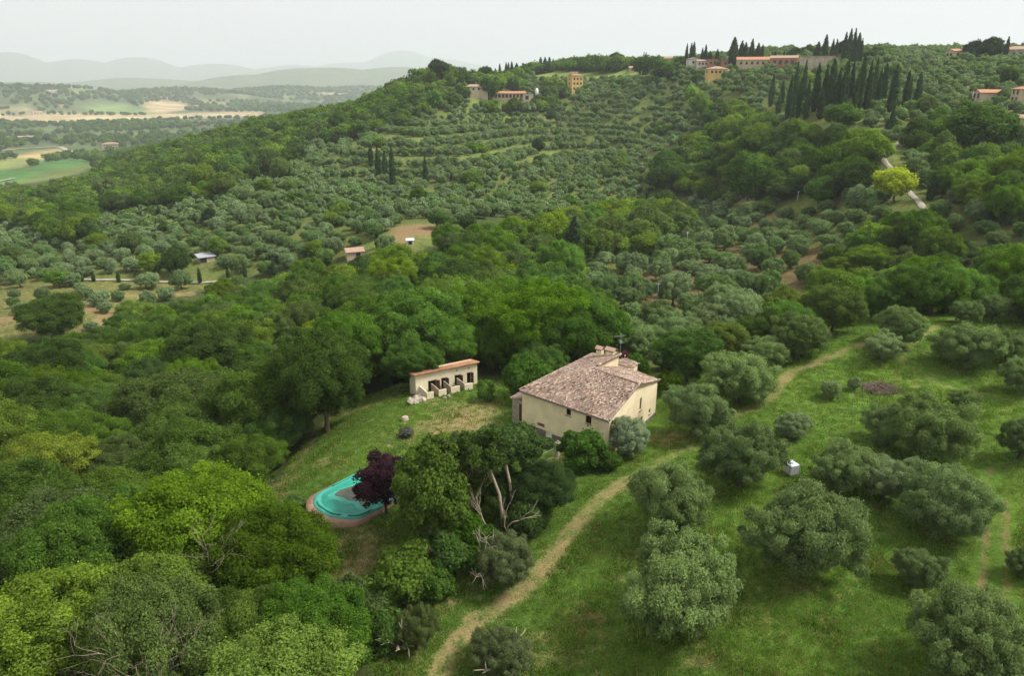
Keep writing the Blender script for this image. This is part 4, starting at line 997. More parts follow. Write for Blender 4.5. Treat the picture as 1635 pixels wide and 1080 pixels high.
# gate pillars and wire fence in front of the house
for i, (u, v, lb) in enumerate(((890, 729, 'stone gate pillar beside the dark bush below the farmhouse'), (846, 745, 'stone gate pillar half hidden by the conifers near the farmhouse'))):
    P = hit(u, v); b = thing('gate_pillar', lb, 'pillar', P, R(-40))
    MB().box((0, 0, .75), (.45, .45, 1.9)).build('shaft', M['rubble'], b); MB().box((0, 0, 1.76), (.58, .58, .13), 0, .85).build('cap', M['stone'], b)
    MB().tube([(0, 0, 1.85), (0, 0, 1.95), (0, 0, 2.1)], [.12, .15, .03], 8).build('finial', M['stone'], b)
P0, P1 = hit(887, 731), hit(850, 747); fe = thing('wire_fence', 'rusty wire gate between stone pillars below the farmhouse', 'gate', (P0 + P1) / 2, math.atan2(P1[1] - P0[1], P1[0] - P0[0]))
ln_ = np.linalg.norm(P1 - P0) - .6; wf = MB()
for k in range(int(ln_ / .2) + 1): wf.tube([(-ln_ / 2 + k * .2, 0, .1), (-ln_ / 2 + k * .2, 0, 1.2)], [.012, .012], 4)
wf.build('wire_mesh', M['grey_metal'], fe)
for z in (.15, 1.2): MB().tube([(-ln_ / 2, 0, z), (ln_ / 2, 0, z)], [.03, .03], 6).build('rail', M['grey_metal'], fe)
# rubble heap, stump, brush
def heap(name, label, cat, u, v, n, spread, size, mat, hh=.5):
    P = hit(u, v); b = thing(name, label, cat, P); rgx = np.random.default_rng(int(u))
    for k in range(n):
        x, y = rgx.normal(size=2) * spread * .5; s = size * (.5 + rgx.random()); mbx = MB(); V = []
        mbx.tube([(0, 0, -s * .4), (0, 0, -s * .15), (s * .05, 0, s * .2), (0, 0, s * .42)], [s * .25, s * .5, s * .45, s * .18], 6)
        mbx.V = [(a + rgx.normal() * s * .07, c + rgx.normal() * s * .07, d + rgx.normal() * s * .05) for a, c, d in mbx.V]
        o_ = mbx.build('stone', mat, b); o_.location = (x, y, max(.05, hh * math.exp(-(x * x + y * y) / spread ** 2 * 2) * rgx.random())); o_.rotation_euler = (rgx.random() * .6, rgx.random() * .6, rgx.random() * 6)
heap('rubble_heap', 'pale rubble heap left of the stable stalls', 'rubble', 666, 640, 14, 1.5, .75, M['rubble'])
heap('rubble_heap', 'grey weathered stones in front of the stable stalls', 'rubble', 714, 634, 6, 1.0, .45, M['stone'], .2)
P = hit(647, 671); b = thing('tree_stump', 'pale round tree stump alone on the lawn below the stable', 'stump', P)
MB().tube([(0, 0, -.2), (0, 0, .1), (0, 0, .45)], [.62, .46, .42], 12).build('stump_wood', M['dead_wood'], b, True); MB().tube([(0, 0, .451), (0, 0, .47)], [.36, .35], 12).build('cut_face', M['rubble'], b)
def branching(mb, p, d, ln, r, depth, rgx, spread=.55, up=.15):
    pts = [np.array(p, float)]; q = np.array(d, float)
    for _ in range(3):
        q = unit(q + rgx.normal(size=3) * .17 + np.array([0, 0, up * .3])); pts.append(pts[-1] + q * ln / 3)
    mb.tube(pts, [r, r * .86, r * .74, r * (.6 if depth > 0 else .2)], 6 if depth > 1 else 4)
    if depth <= 0: return
    for k in range(2 + (rgx.random() < .55)):
        i = 3 if k < 2 else 2
        branching(mb, pts[i], unit(q + rgx.normal(size=3) * spread + np.array([0, 0, up])), ln * (.62 + .25 * rgx.random()), r * .58, depth - 1, rgx, spread, up)
def bare(name, label, cat, P, h, seed, depth=4, r=.16, d=(0, 0, 1), spread=.5, up=.15, n=1, mat='dead_wood'):
    b = thing(name, label, cat, P); rgx = np.random.default_rng(seed)
    for k in range(n):
        mb = MB(); dd = unit(np.array(d, float) + rgx.normal(size=3) * (.35 if n > 1 else .05))
        branching(mb, (rgx.normal() * .15 * (n > 1), rgx.normal() * .15 * (n > 1), -.3), dd, h * .42, r, depth, rgx, spread, up)
        mb.build('trunk' if k == 0 else 'limb', M[mat], b, True)
    return b
P = hit(1405, 622); b = thing('brush_pile', 'heap of cut brown brushwood in the middle of the meadow', 'brushwood', P); rgx = np.random.default_rng(4)
bm_ = MB()
for k in range(420):
    a = rgx.random() * 6.28; q = rgx.random() ** .6; x, y = math.cos(a) * q * 2.3, math.sin(a) * q * 1.5; z = .15 + .9 * (1 - q) * rgx.random()
    dd = unit(rgx.normal(size=3) * np.array([1, 1, .35])) * (.4 + .5 * rgx.random())
    bm_.tube([(x - dd[0], y - dd[1], max(.02, z - dd[2] * .5)), (x + dd[0], y + dd[1], max(.05, z + dd[2] * .5))], [.03, .012], 3)
bm_.build('twigs', M['brush'], b)['kind'] = 'stuff'

# ------------------------------------------------------------------ plants told apart one by one
OLG = (.120, .166, .066); OLD = (.100, .140, .052); OLS = (.155, .198, .098)
for u, v, w_, var, zk, col, lb in (
 (1080,938,205,0,1.05,OLG,'biggest near olive tree right of the path at the bottom of the meadow'),
 (1292,852,200,1,.95,OLG,'broad round olive tree in the middle of the near meadow'),
 (1066,790,140,2,1.0,OLG,'olive tree beside the bend of the straw path below the farmhouse'),
 (1184,728,134,3,1.0,OLD,'dark olive tree just left of the white caged tank'),
 (1350,748,112,1,.95,OLG,'olive tree just right of the white caged tank'),
 (1415,760,100,0,.95,OLS,'pale olive tree crowding the right side of its neighbour by the tank'),
 (1490,685,145,3,.95,OLD,'dark dense olive tree above the row by the red ruts'),
 (1420,680,90,2,1.0,OLG,'lower olive tree leaning on the left of the dark dense olive'),
 (1518,798,148,2,1.0,OLG,'olive tree left of the upper end of the red wheel ruts'),
 (1550,1022,205,3,.95,OLG,'olive tree filling the bottom right corner'),
 (1470,908,78,0,1.15,OLG,'small slender olive tree between the big ones near the red ruts'),
 (1112,655,112,1,.95,OLG,'olive tree against the right gable of the farmhouse'),
 (1182,602,128,0,.85,OLG,'broad olive tree left of the track junction behind the house'),
 (1222,562,75,2,.9,OLG,'smaller olive tree tucked behind the broad one at the junction'),
 (1277,535,95,3,.95,OLD,'dark olive tree at the wood edge above the straw track'),
 (1410,552,58,0,1.05,OLS,'small pale olive tree alone at the end of the straw track'),
 (1440,520,88,1,.9,OLG,'olive tree under the dark wood at the top of the meadow'),
 (1549,552,104,2,.9,OLG,'wide olive tree standing alone right of the loop track'),
 (1612,552,60,3,1.1,OLG,'olive tree at the right edge beyond the loop track'),
 (1635,600,70,0,1.1,OLG,'olive tree cut by the right edge level with the loop track'),
 (1634,700,75,1,1.15,OLD,'olive tree cut by the right edge above the red ruts'),
 (1540,640,52,2,.9,OLD,'small dark olive tree behind the dark dense one'),
 (1640,900,60,2,1.15,OLD,'dark olive tree sliver at the right edge beside the ruts'),
 (1546,497,55,0,.9,OLG,'olive tree in the upper meadow corner, left of three'),
 (1590,492,60,3,.9,OLG,'olive tree in the upper meadow corner, middle of three'),
 (1632,490,60,1,.9,OLG,'olive tree in the upper meadow corner, right of three'),
 (1328,622,34,0,1.25,OLS,'spindly young olive sapling left of the brushwood heap'),
 (1365,612,24,1,1.2,OLS,'tiny olive sapling close to the brushwood heap'),
 (1268,680,62,2,.9,OLS,'pale sparse young olive in the open grass behind the tank'),
 (1005,698,80,1,1.05,(.20,.245,.15),'silvery olive tree covering the front corner of the farmhouse'),
 (1010,545,100,2,.9,OLG,'olive tree right behind the farmhouse chimneys'),
 (1075,530,95,0,.9,OLG,'olive tree behind the farmhouse near the lamp post'),
 (1130,512,80,1,.9,OLS,'pale olive tree in the row behind the farmhouse'),
 ):
    tilt = (0, 0)
    t_ = put('olive_tree', lb, 'olive tree', 'olive', u, v, w_, col, var, zk, 'olive trees of the meadow round the farmhouse', .85)
OKM = (.076, .128, .020); OKD = (.058, .094, .020); LIM = (.11, .17, .022); YEL = (.125, .180, .026); GRN = (.060, .118, .020); DUL = (.086, .120, .040)
for u, v, w_, var, zk, col, lb in (
 (60,1010,250,0,.95,YEL,'yellow-green broadleaf tree in the bottom left corner'),
 (235,985,230,1,.9,YEL,'yellowish broadleaf tree with dead twigs at the bottom, second from left'),
 (385,1010,190,2,.95,(.095,.14,.022),'light green tree at the bottom, third from left'),
 (505,1000,190,3,1.0,GRN,'rich green tree at the bottom beside the lawn'),
 (310,835,235,0,.95,(.092,.150,.020),'large light green tree in the wood left of the pool'),
 (440,900,210,1,1.0,(.075,.125,.020),'mid green tree between the pool lawn and the bottom edge'),
 (95,880,220,3,.9,DUL,'dull grey-green tree near the left edge in the lower wood'),
 (125,805,105,2,.9,(.10,.17,.020),'small vivid lime tree in a gap of the lower left wood'),
 (175,890,150,0,.9,OKM,'mid green tree behind the dead grey branches at lower left'),
 (300,740,200,2,.85,OKD,'dark spreading oak in the wood left of the pool lawn'),
 (390,745,130,1,.85,OKD,'smaller dark oak overhanging the lawn edge left of the pool'),
 (430,640,190,0,.95,OKD,'big round dark oak at the corner of the lawn'),
 (275,652,185,3,.9,(.062,.088,.022),'olive-brown round oak left of the big dark corner oak'),
 (85,745,150,1,.9,(.13,.16,.022),'yellow-lime tree by the left edge at mid height'),
 (60,655,150,2,.9,OKD,'dark green tree at the left edge above the yellow-lime one'),
 (195,745,120,1,.9,DUL,'grey-green tree between the lime tree and the dark oak'),
 (170,655,120,0,.85,OKM,'mid green tree in the left wood beside the round oak'),
 (245,585,115,1,.8,(.09,.15,.022),'fresh green tree with light top above the round oak'),
 (100,590,130,2,.85,GRN,'green tree near the left edge above the dark one'),
 (160,575,80,3,.85,(.12,.16,.022),'small yellow-green tree top in the left wood'),
 (340,560,140,1,.85,OKD,'dark oak in the wood left of the tall walnut trees'),
 (80,508,110,3,.8,OKD,'dark clump of oak standing alone in the sparse grove at left'),
 (495,630,90,2,.9,OKM,'green tree at the lawn corner left of the stable'),
 ): put('broadleaf_tree', lb, 'tree', 'oak', u, v, w_, col, var, zk, 'trees of the left wood', .55)
WAL = (.078, .145, .020)
for x, y, sc_, var, col, lb in (
 (-14.5,107,1.12,0,WAL,'huge bright green walnut tree rising behind the stable roof'),
 (4,105,1.15,1,WAL,'huge bright green walnut tree behind the left end of the farmhouse'),
 (-5,112,1.05,2,(.082,.145,.022),'walnut tree between the two huge ones behind the stable'),
 (-24,101,1.0,1,(.072,.135,.02),'walnut tree left of the stable above the lawn corner'),
 (11.5,103,.95,0,(.068,.13,.02),'walnut tree close behind the farmhouse chimneys'),
 (-1.5,103,.62,2,(.062,.115,.018),'smaller walnut tree in the hollow right of the stable'),
 (-14.2,94.8,.56,2,(.075,.14,.02),'smaller walnut tree with branches over the left end of the stable'),
 (-9.5,101.5,.66,1,(.07,.132,.02),'smaller walnut tree right against the back of the stable'),
 (-22,115,1.1,0,(.078,.14,.022),'tall walnut tree at the back of the stable wood, left'),
 (2,120,1.1,2,(.074,.135,.022),'tall walnut tree at the back of the stable wood, right'),
 ):
    P = np.array([x, y, float(ground_z(np.array([x]), np.array([y]))[0])]); KEEP.append((x, y, 15 * sc_ / 2 * .55))
    tree('walnut_tree', lb, 'tree', 'walnut', P, sc_, sc_ * 1.02, col, None, 'walnut trees behind the stable', var)
for key, u, v, w_, var, zk, col, nm, lb in (
 ('bush',847,603,84,0,1.3,(.055,.11,.018),'shrub','tall green shrub at the far left corner of the farmhouse'),
 ('bush',775,625,34,1,1.4,(.085,.15,.02),'shrub','fresh green shrub at the right end of the stable'),
 ('bush',935,722,92,2,.95,(.05,.10,.016),'shrub','dense dark green shrub in front of the farmhouse wall'),
 ('bush',970,735,50,0,.9,(.05,.09,.018),'shrub','low green shrub between the dark bush and the silvery olive'),
 ('bush',1065,612,42,1,1.2,(.075,.13,.02),'shrub','shrub with yellow flowers behind the right gable'),
 ('bush',1010,600,60,2,1.5,(.05,.10,.018),'shrub','green tree-like shrub behind the farmhouse chimney'),
 ('oak',1100,565,110,0,.9,(.06,.11,.018),'broadleaf_tree','green tree right behind the farmhouse gable'),
 ('oak',1150,545,90,3,.9,(.095,.13,.03),'broadleaf_tree','yellow-green tree among olives behind the farmhouse'),
 ('oak',1215,530,85,2,.85,(.07,.11,.03),'broadleaf_tree','mid green tree left of the dark olive at the wood edge'),
 ('oak',1260,492,90,1,.85,(.10,.13,.032),'broadleaf_tree','yellowish broad tree in front of the brown-soil grove'),
 ('bush',648,691,28,1,.7,(.10,.11,.085),'lavender_bush','grey lavender bush alone on the lawn above the pool'),
 ('bush',640,922,125,1,1.0,(.085,.135,.018),'shrub','bright shrub with yellow tips at the lower end of the lawn'),
 ('bush',690,935,75,2,1.0,(.06,.115,.018),'shrub','green shrub right of the yellow-tipped one'),
 ('bush',585,960,95,0,1.1,(.075,.11,.03),'shrub','feathery green shrub at the bottom below the lawn'),
 ('bush',620,1010,80,1,1.1,(.055,.10,.018),'shrub','green shrub beside the gnarled grey branch at the bottom'),
 ('bush',745,862,90,2,1.25,(.055,.115,.016),'ivy_bush','ivy-covered green bush at the foot of the conifers'),
 ('bush',700,880,100,0,1.1,(.045,.085,.016),'shrub','dark undergrowth shrub below the left conifer'),
 ('bush',838,830,80,1,1.2,(.05,.085,.022),'shrub','dark shrub at the foot of the right hand trees by the path'),
 ('bush',470,800,40,2,.5,(.07,.12,.03),'shrub','low weedy shrub on the lawn left of the pool'),
 ('olive',808,895,112,1,.95,(.085,.105,.045),'olive_tree','grey olive tree with dead top beside the straw path'),
 ('olive',800,1045,110,2,.9,(.085,.105,.045),'olive_tree','low olive tree with bare sawn limbs at the bottom edge'),
 ('olive',665,1005,75,3,1.3,(.085,.108,.04),'olive_tree','narrow olive tree with a gnarled grey limb at the bottom'),
 ('oak',805,782,90,2,.95,(.046,.078,.02),'broadleaf_tree','dark tree filling the clump under the pale-stemmed pines'),
 ('oak',740,722,80,3,.9,(.05,.084,.02),'broadleaf_tree','dark green tree at the top of the clump above the bare branches'),
 ('bush',770,880,80,0,1.1,(.05,.095,.018),'shrub','green undergrowth at the bottom of the clump beside the grey olive'),
 ('oak',866,786,118,1,.9,(.044,.074,.022),'broadleaf_tree','dark dense tree left of the straw path near the farmhouse'),
 ('plum',615,772,116,0,.76,(.036,.016,.024),'plum_tree','dark purple plum tree leaning over the pool'),
 ): put(nm, lb, {'plum_tree': 'plum tree', 'olive_tree': 'olive tree', 'broadleaf_tree': 'tree', 'lavender_bush': 'lavender'}.get(nm, 'shrub'), key, u, v, w_, col, var, zk, None, .7)
put('conifer_tree', 'tall dense dark conifer standing right of the purple plum tree', 'conifer', 'conifer', 692, 785, 135, (.056, .092, .016), 0, .9, None, .7)
put('conifer_tree', 'smaller dark conifer behind the tall dense one', 'conifer', 'conifer', 745, 770, 95, (.052, .086, .016), 1, .8, None, .7)
# pale-stemmed pines with high crowns
for i, (u0, v0, u1, v1, w_, lb) in enumerate(((805,850,772,705,88,'pale-stemmed pine with high crown, left of the pair by the bare tree'),(822,835,800,690,80,'pale-stemmed pine leaning left, right of the pair by the bare tree'),(838,812,835,700,82,'dark crowned pine nearest the farmhouse in the clump'))):
    P = hit(u0, v0); pt = thing('pine_tree', lb, 'pine'); pt.location = tuple(P); KEEP.append((P[0], P[1], 3))
    d = ray(u1, v1 + 14); dY = P[1] + .3 * i; Tp = np.array([d[0] * dY / d[1], dY, CAMH + d[2] * dY / d[1]]) - P
    rgx = np.random.default_rng(40 + i); mains = []
    rad = w_ / FPX * depth_of(P + Tp) / 2
    for k in range(9):
        dd = unit(rgx.normal(size=3)) * rad * .6; mains.append((Tp[0] + dd[0], Tp[1] + dd[1], Tp[2] + dd[2] * .65, rad * .42))
    V, F, lv, bn = leaves(rgx, subclumps(rgx, mains, 12, .36), 13000, .30, .12, .45, .5, .2, .35)
    c_ = link('crown', np_mesh('pine_crown', V, F, lv, ND, bn=bn), pt); c_.color = (.045, .075, .020, 1)
    tm = MB(); mid = Tp * .5 + np.array([.5 - .3 * i, -.4, 0])
    tm.tube([(0, 0, -.4), mid * .5, mid, Tp * .82 + mid * .1, Tp], [.20, .17, .15, .12, .05], 8)
    for k in range(6):
        e = np.array(mains[k][:3]); tm.tube([Tp * (.62 + .05 * k), (Tp * .75 + e * .35) * .95 + e * .0, e], [.09, .06, .03], 5)
    tm.build('trunk', M['dead_wood'], pt, True)
bare('bare_tree', 'bare pale dead tree with upright branches in front of the conifers', 'dead tree', hit(758, 868), 8.5, 11, 5, .085, (-.12, .05, 1), .38, .28, 2)
bare('bare_tree', 'fallen pale dead boughs spreading left among the conifers', 'dead tree', hit(775, 885), 6.5, 12, 5, .075, (-.95, -.1, .5), .45, .02, 3)
bare('bare_tree', 'pale dead trunk leaning up to the left under the pines', 'dead tree', hit(808, 880), 7.0, 13, 3, .11, (-.6, .2, .8), .3, .1, 2)
def up_branch(u, v, lift, h, seed, lb, **kw):
    P = hit(u, v, lift); return bare('dead_branch', lb, 'dead branch', P, h + lift, seed, **kw)
up_branch(800, 1075, .3, 3.6, 21, 'sawn grey olive limbs standing out of the low olive at the bottom', depth=2, r=.20, n=3, spread=.6, d=(0, -.35, 1))
up_branch(655, 1030, .3, 4.6, 22, 'gnarled grey limb rising through the narrow olive at the bottom', depth=2, r=.16, n=2, spread=.7, d=(-.1, -.45, 1))
up_branch(790, 915, .3, 4.8, 23, 'whitish dead top of the grey olive beside the path', depth=3, r=.10, n=2, spread=.7, d=(-.25, -.3, 1))
up_branch(948, 1085, .2, 1.8, 24, 'thin dead stake of a stump at the bottom edge', depth=1, r=.09, d=(.05, 0, 1))
for u, v, h, sd, lb in ((285,955,9.3,25,'bleached dead branches sticking out of the lower left wood'),(232,1075,9.6,26,'grey dead tree rising among the yellowish trees at the bottom'),(330,1050,8.6,27,'long thin dead branch over the light green tree at the bottom'),(170,1000,8.0,28,'small dead twigs in the yellowish crown at lower left')):
    P = hit(u, v, 5.0); bare('dead_branch', lb, 'dead tree', P, h, sd, 5, .085, (0, -.05, 1), .5, .12, 1)
# flower heads on the shrub behind the gable and on the locust left of the oak
def flowers(u, v, key_w, n, col, lb, nm, cat, lift):
    P = hit(u, v, lift); f = thing(nm, lb, cat, P); rgx = np.random.default_rng(int(u)); r_ = key_w
    B = [(rgx.normal() * r_ * .5, rgx.normal() * r_ * .5, lift + rgx.normal() * r_ * .25, r_ * .22) for _ in range(14)]
    V, F, lv, bn = leaves(rgx, B, n, .22, .16, .5, .4); c_ = link('crown', np_mesh('bloom', V, F, lv, L_, bn=bn), f); c_.color = (*col, 1)
    MB().tube([(0, 0, -.3), (0, 0, lift)], [.14, .08], 6).build('trunk', M['bark'], f)
flowers(325, 612, 2.6, 4200, (.62, .55, .25), 'tree with creamy yellow blossom between the two big left oaks', 'blossoming_tree', 'tree', 8.6)
flowers(970, 341, 1.8, 900, (.62, .50, .06), 'yellow broom bush in flower in the grove garden', 'broom_bush', 'shrub', 1.6)

# cypresses: u, v top, v base, crown width px
CY = [(593,229,266,8),(605,234,286,9),(616,240,292,9),(628,235,300,10),(680,250,298,9),(256,327,352,6),
 (131,433,450,3),(150,433,450,4),(190,434,451,4),(218,433,449,3),(320,427,453,4),(392,421,446,5),(438,414,442,7),(603,369,396,7),(365,425,448,4),
 (915,347,432,24),(905,372,432,18),
 (1095,71,104,5),(1102,70,104,6),(1106,68,104,6),(1120,77,104,5),(1125,72,104,6),(1144,79,104,6),(1169,61,107,14),(1182,67,104,11),(1188,69,104,9),(1198,63,104,8),(1208,70,104,10),(1215,72,104,6),
 (1250,82,103,5),(1303,68,103,11),(1314,57,103,9),(1326,64,103,7),(1332,64,103,7),(1345,53,102,7),(1352,49,102,8),(1359,48,102,7),(1366,54,102,10),(1372,63,102,6),
 (1230,120,170,8),(1246,130,176,8),(1257,122,190,9),(1265,102,180,11),(1279,100,172,9),(1261,165,222,9),(1273,126,188,8),(1299,103,178,12),(1313,106,172,9),(1322,96,178,13),(1333,112,180,9),(1344,98,176,11),(1354,102,172,9),(1369,91,176,12),(1381,100,176,10),(1391,94,168,9),
 (1406,103,170,11),(1421,106,182,14),(1442,114,178,10),(1448,126,172,7),(1462,117,170,11),(1421,172,214,10),(1240,150,200,9),(1285,130,190,9),(1308,140,190,10),(1180,190,222,7),(1188,180,215,7),
 (755,92,113,5),(791,95,116,5),(798,89,116,5),(808,91,118,5),(812,92,118,5),(817,95,122,6),(825,87,110,9),(841,91,110,5),(855,92,110,5),(863,86,110,8),(870,87,110,7),(877,88,110,7),(883,92,110,5),(896,95,110,5),(917,93,110,6),(958,91,109,5),(967,89,109,6),(974,92,109,5),
 (650,115,134,5),(655,114,134,5),(662,112,132,5),(669,109,130,7),(632,122,138,4),(638,120,138,5),(690,100,122,6),(734,100,116,5),(739,99,116,5),
 (1603,60,98,7),(1548,72,100,10),(1165,343,368,8),(1484,275,320,13),(1610,272,316,14),(1120,82,104,4),(1236,82,104,6),(1132,82,104,8),
 (1415,190,216,8),(1340,118,182,9),(1362,120,182,9),(1384,118,182,8),(1398,112,176,8)]
CYL = {0:'first of the cypress group in the mid-slope olive grove', 5:'lone small cypress in the left olive grove'}
def ordn(i):
    return ['first','second','third','fourth','fifth','sixth','seventh','eighth','ninth','tenth','eleventh','twelfth','thirteenth','fourteenth','fifteenth','sixteenth','seventeenth','eighteenth','nineteenth','twentieth'][i] if i < 20 else '%dth' % (i + 1) if (i + 1) % 10 not in (1, 2, 3) or (i + 1) in (11, 12, 13) else '%d%s' % (i + 1, {1: 'st', 2: 'nd', 3: 'rd'}[(i + 1) % 10])
def cy_zone(u, vb):
    if vb > 340: 
        if u < 450 and u > 300 or 100 < u < 240: return 'the small roadside row at left'
        return None
    if 585 < u < 690 and vb > 250: return 'the group on the olive slope'
    if vb < 140:
        if u < 745: return 'the sloping left crest'
        if u < 1000: return 'the crest left of the village'
        if u < 1240: return 'those by the crest roofs'
        if u < 1500: return 'the tall cypresses above the crest wall'
        return 'the far right crest'
    if vb < 230: return 'the big cypress stand on the right slope'
    return None
zones = {}
for c_ in CY: zones.setdefault(cy_zone(c_[0], c_[2]), []).append(c_)
special = {256: 'lone small cypress in the left olive grove', 603: 'small cypress by the red roofed hut at the wood edge', 915: 'very dark tall cypress at the edge of the central wood', 905: 'dark cypress leaning on the left of the very dark tall one', 1165: 'small cypress in the garden patch right of centre', 1484: 'small cypress beside the pale track on the right slope', 1610: 'broad dark cypress near the right edge below the houses'}
for z_, lst in zones.items():
    for i, (u, vt, vb, wp) in enumerate(sorted(lst)):
        P = hit(u, vb); dep = depth_of(P); h = (vb - vt) / FPX * dep / math.cos(abs(PITCH - math.atan((540 - vb) / FPX)))
        h = min(h, 27); pr = PROTO['cypress'][i % 3]; sx = max(wp * dep / FPX / 2.7 * (.84 if vb < 340 else 1), .35)
        lb = special.get(u, 'dark slim cypress near the left olive grove') if z_ is None else 'dark cypress, %s from left of %s' % (ordn(i), z_)
        t_ = tree('cypress_tree', lb, 'cypress', 'cypress', P, sx, h / 16, (.038, .066, .026) if vb < 340 else (.032, .056, .020), None, 'cypresses on the hillside', i)
        KEEP.append((P[0], P[1], max(1.2, sx * 1.2)))
for u, v, w_, key, zk, col, nm, lb in (
 (700,105,38,'umbrella_pine',1.0,(.030,.048,.018),'umbrella_pine','dark flat-topped pine at the left shoulder of the crest'),
 (1344,78,22,'oak_mid',1.3,(.024,.040,.018),'cedar_tree','dark broad cedar among the tall crest cypresses'),
 (1390,86,30,'umbrella_pine',.6,(.040,.072,.02),'umbrella_pine','low domed pine right of the tall crest cypresses'),
 (1268,86,24,'oak_mid',1.0,(.045,.075,.022),'broadleaf_tree','round tree between the barn and the crest cypresses'),
 (1292,82,24,'oak_mid',1.0,(.06,.09,.025),'broadleaf_tree','pale round tree left of the tallest crest cypress'),
 (1554,80,30,'oak_mid',1.1,(.026,.040,.024),'broadleaf_tree','blackish tree left of the big one at the right crest'),
 (1583,78,44,'oak_mid',.9,(.030,.055,.018),'broadleaf_tree','big dark tree at the right end of the crest'),
 (1617,87,20,'oak_mid',.8,(.030,.026,.020),'broadleaf_tree','dark reddish tree before the top right villa'),
 (985,95,30,'oak_mid',.9,(.030,.050,.018),'broadleaf_tree','large dark tree on the crest at the end of the meadow'),
 (1030,88,10,'oak_mid',1.1,(.04,.065,.02),'broadleaf_tree','small round tree standing up behind the crest'),
 (945,98,22,'oak_mid',1.0,(.05,.08,.022),'broadleaf_tree','pale round tree behind the crest meadow'),
 (775,100,28,'oak_mid',1.0,(.036,.062,.018),'broadleaf_tree','rounded dark tree between crest cypresses left of the meadow'),
 (1345,182,70,'umbrella_pine',.9,(.060,.11,.020),'umbrella_pine','broad bright umbrella pine below the cypress stand'),
 (1197,283,76,'oak_mid',1.15,(.085,.155,.024),'broadleaf_tree','bright green tree standing out in the right wood'),
 (1432,293,62,'oak_mid',1.0,(.32,.36,.03),'broadleaf_tree','vivid yellow-green tree beside the pale track'),
 (1105,150,26,'oak_mid',1.2,(.14,.22,.03),'broadleaf_tree','bright yellow-green tree left of the yellow house'),
 (240,420,40,'oak_mid',1.0,(.11,.16,.022),'broadleaf_tree','bright round tree by the roadside at left'),
 (282,416,46,'oak_mid',1.1,(.045,.075,.020),'broadleaf_tree','dark round tree right of the bright roadside one'),
 (335,346,28,'oak_mid',1.1,(.034,.060,.022),'broadleaf_tree','dark tree standing alone in the left olive grove'),
 (208,386,48,'oak_mid',.8,(.07,.10,.026),'broadleaf_tree','broad dome-shaped tree in the left olive grove'),
 (697,350,34,'oak_mid',.95,(.050,.10,.020),'broadleaf_tree','round green tree right of the bare earth patch'),
 (1060,285,60,'oak_mid',1.0,(.045,.080,.020),'broadleaf_tree','large mid green tree in the middle slope right of centre'),
 (860,232,22,'oak_mid',1.2,(.03,.055,.018),'broadleaf_tree','small dark tree in the terraces under the tower house'),
 (880,185,18,'oak_mid',1.2,(.035,.06,.02),'broadleaf_tree','dark tree left below the tower house'),
 (1560,205,110,'oak_mid',.8,(.055,.10,.022),'broadleaf_tree','big spreading tree below the cream slope house'),
 (780,140,34,'oak_mid',1.0,(.05,.095,.022),'broadleaf_tree','green tree in front of the pale country house'),
 (377,268,50,'oak_mid',.9,(.075,.13,.026),'broadleaf_tree','fresh green tree on the lower edge of the ridge wood'),
 (333,285,36,'oak_mid',1.0,(.035,.06,.02),'broadleaf_tree','blackish tree beside the fresh green ridge-edge tree'),
 (545,195,40,'oak_mid',1.0,(.05,.09,.022),'broadleaf_tree','rounded tree at the lower edge of the dark ridge wood'),
 (450,245,34,'oak_mid',1.0,(.055,.10,.022),'broadleaf_tree','bushy tree beside the pale footpath on the ridge flank'),
 ):
    put(nm, lb, {'umbrella_pine': 'pine', 'cedar_tree': 'cedar'}.get(nm, 'tree'), key, u, v, w_, col, int(u) % 3, zk, None, .75)

# ------------------------------------------------------------------ woods and groves
for u in range(100, 372, 14):
    P = hit(u, 449)
    KEEP.append((P[0] * (1 - 3.5 / P[1]), P[1] - 3.5, 1.2))
for u, v in ((665,366),(650,372),(680,362),(640,380)):
    P = hit(u, v)
    for q in (-3, 2, 7, 12, 17): KEEP.append((P[0] * (1 - q / P[1]), P[1] - q, 4.5 - q * .1))
for u, v in ((1411,247),(1410,254),(1463,318)):
    P = hit(u, v)
    for q in (4, 8, 12): KEEP.append((P[0] * (1 - q / P[1]), P[1] - q, 2.2))
KX = np.array(KEEP)
def grid_pts(sp, jit, ymin, ymax, ang, seed):
    rgx = np.random.default_rng(seed); L = ymax * 1.15
    a = np.arange(-L, L, sp); X, Y = np.meshgrid(a, a); X = X + (np.arange(len(a)) % 2)[:, None] * sp * .5
    X = X.ravel() + rgx.normal(size=X.size) * jit * sp; Y = Y.ravel() + rgx.normal(size=Y.size) * jit * sp
    x = X * math.cos(ang) - Y * math.sin(ang); y = X * math.sin(ang) + Y * math.cos(ang)
    k = (y > ymin) & (y < ymax) & (np.abs(x) < .80 * y + 16); x, y = x[k], y[k]
    u, v, d = proj(np.stack([x, y, ground_z(x, y) + 3], 1)); k = (u > -130) & (u < 1765) & (v < 1230)
    return x[k], y[k]
def free(x, y, r):
    ok = np.ones(len(x), bool)
    for i in range(0, len(x), 2000):
        d = np.hypot(x[i:i + 2000, None] - KX[None, :, 0], y[i:i + 2000, None] - KX[None, :, 1])
        ok[i:i + 2000] = (d > KX[None, :, 2] + r).all(1)
    return ok
road_pts = [w_ for w_, half, d, s in PATHS[:6]] + [np.array([hit(u, v)[:2] for u, v in q]) for q in (((96,449),(220,449),(372,446)), ((1412,232),(1418,243),(1409,252),(1425,270)), ((1445,300),(1468,326)), ((660,316),(710,298)))]
def off_road(x, y, r):
    ok = np.ones(len(x), bool); P = np.stack([x, y], 1)
    for q in road_pts: ok &= dist_poly(P, q) > r
    return ok
SC = []   # rows: kind (0 oak, 1 olive), x, y, z, scale, u, v, depth, wpx, class
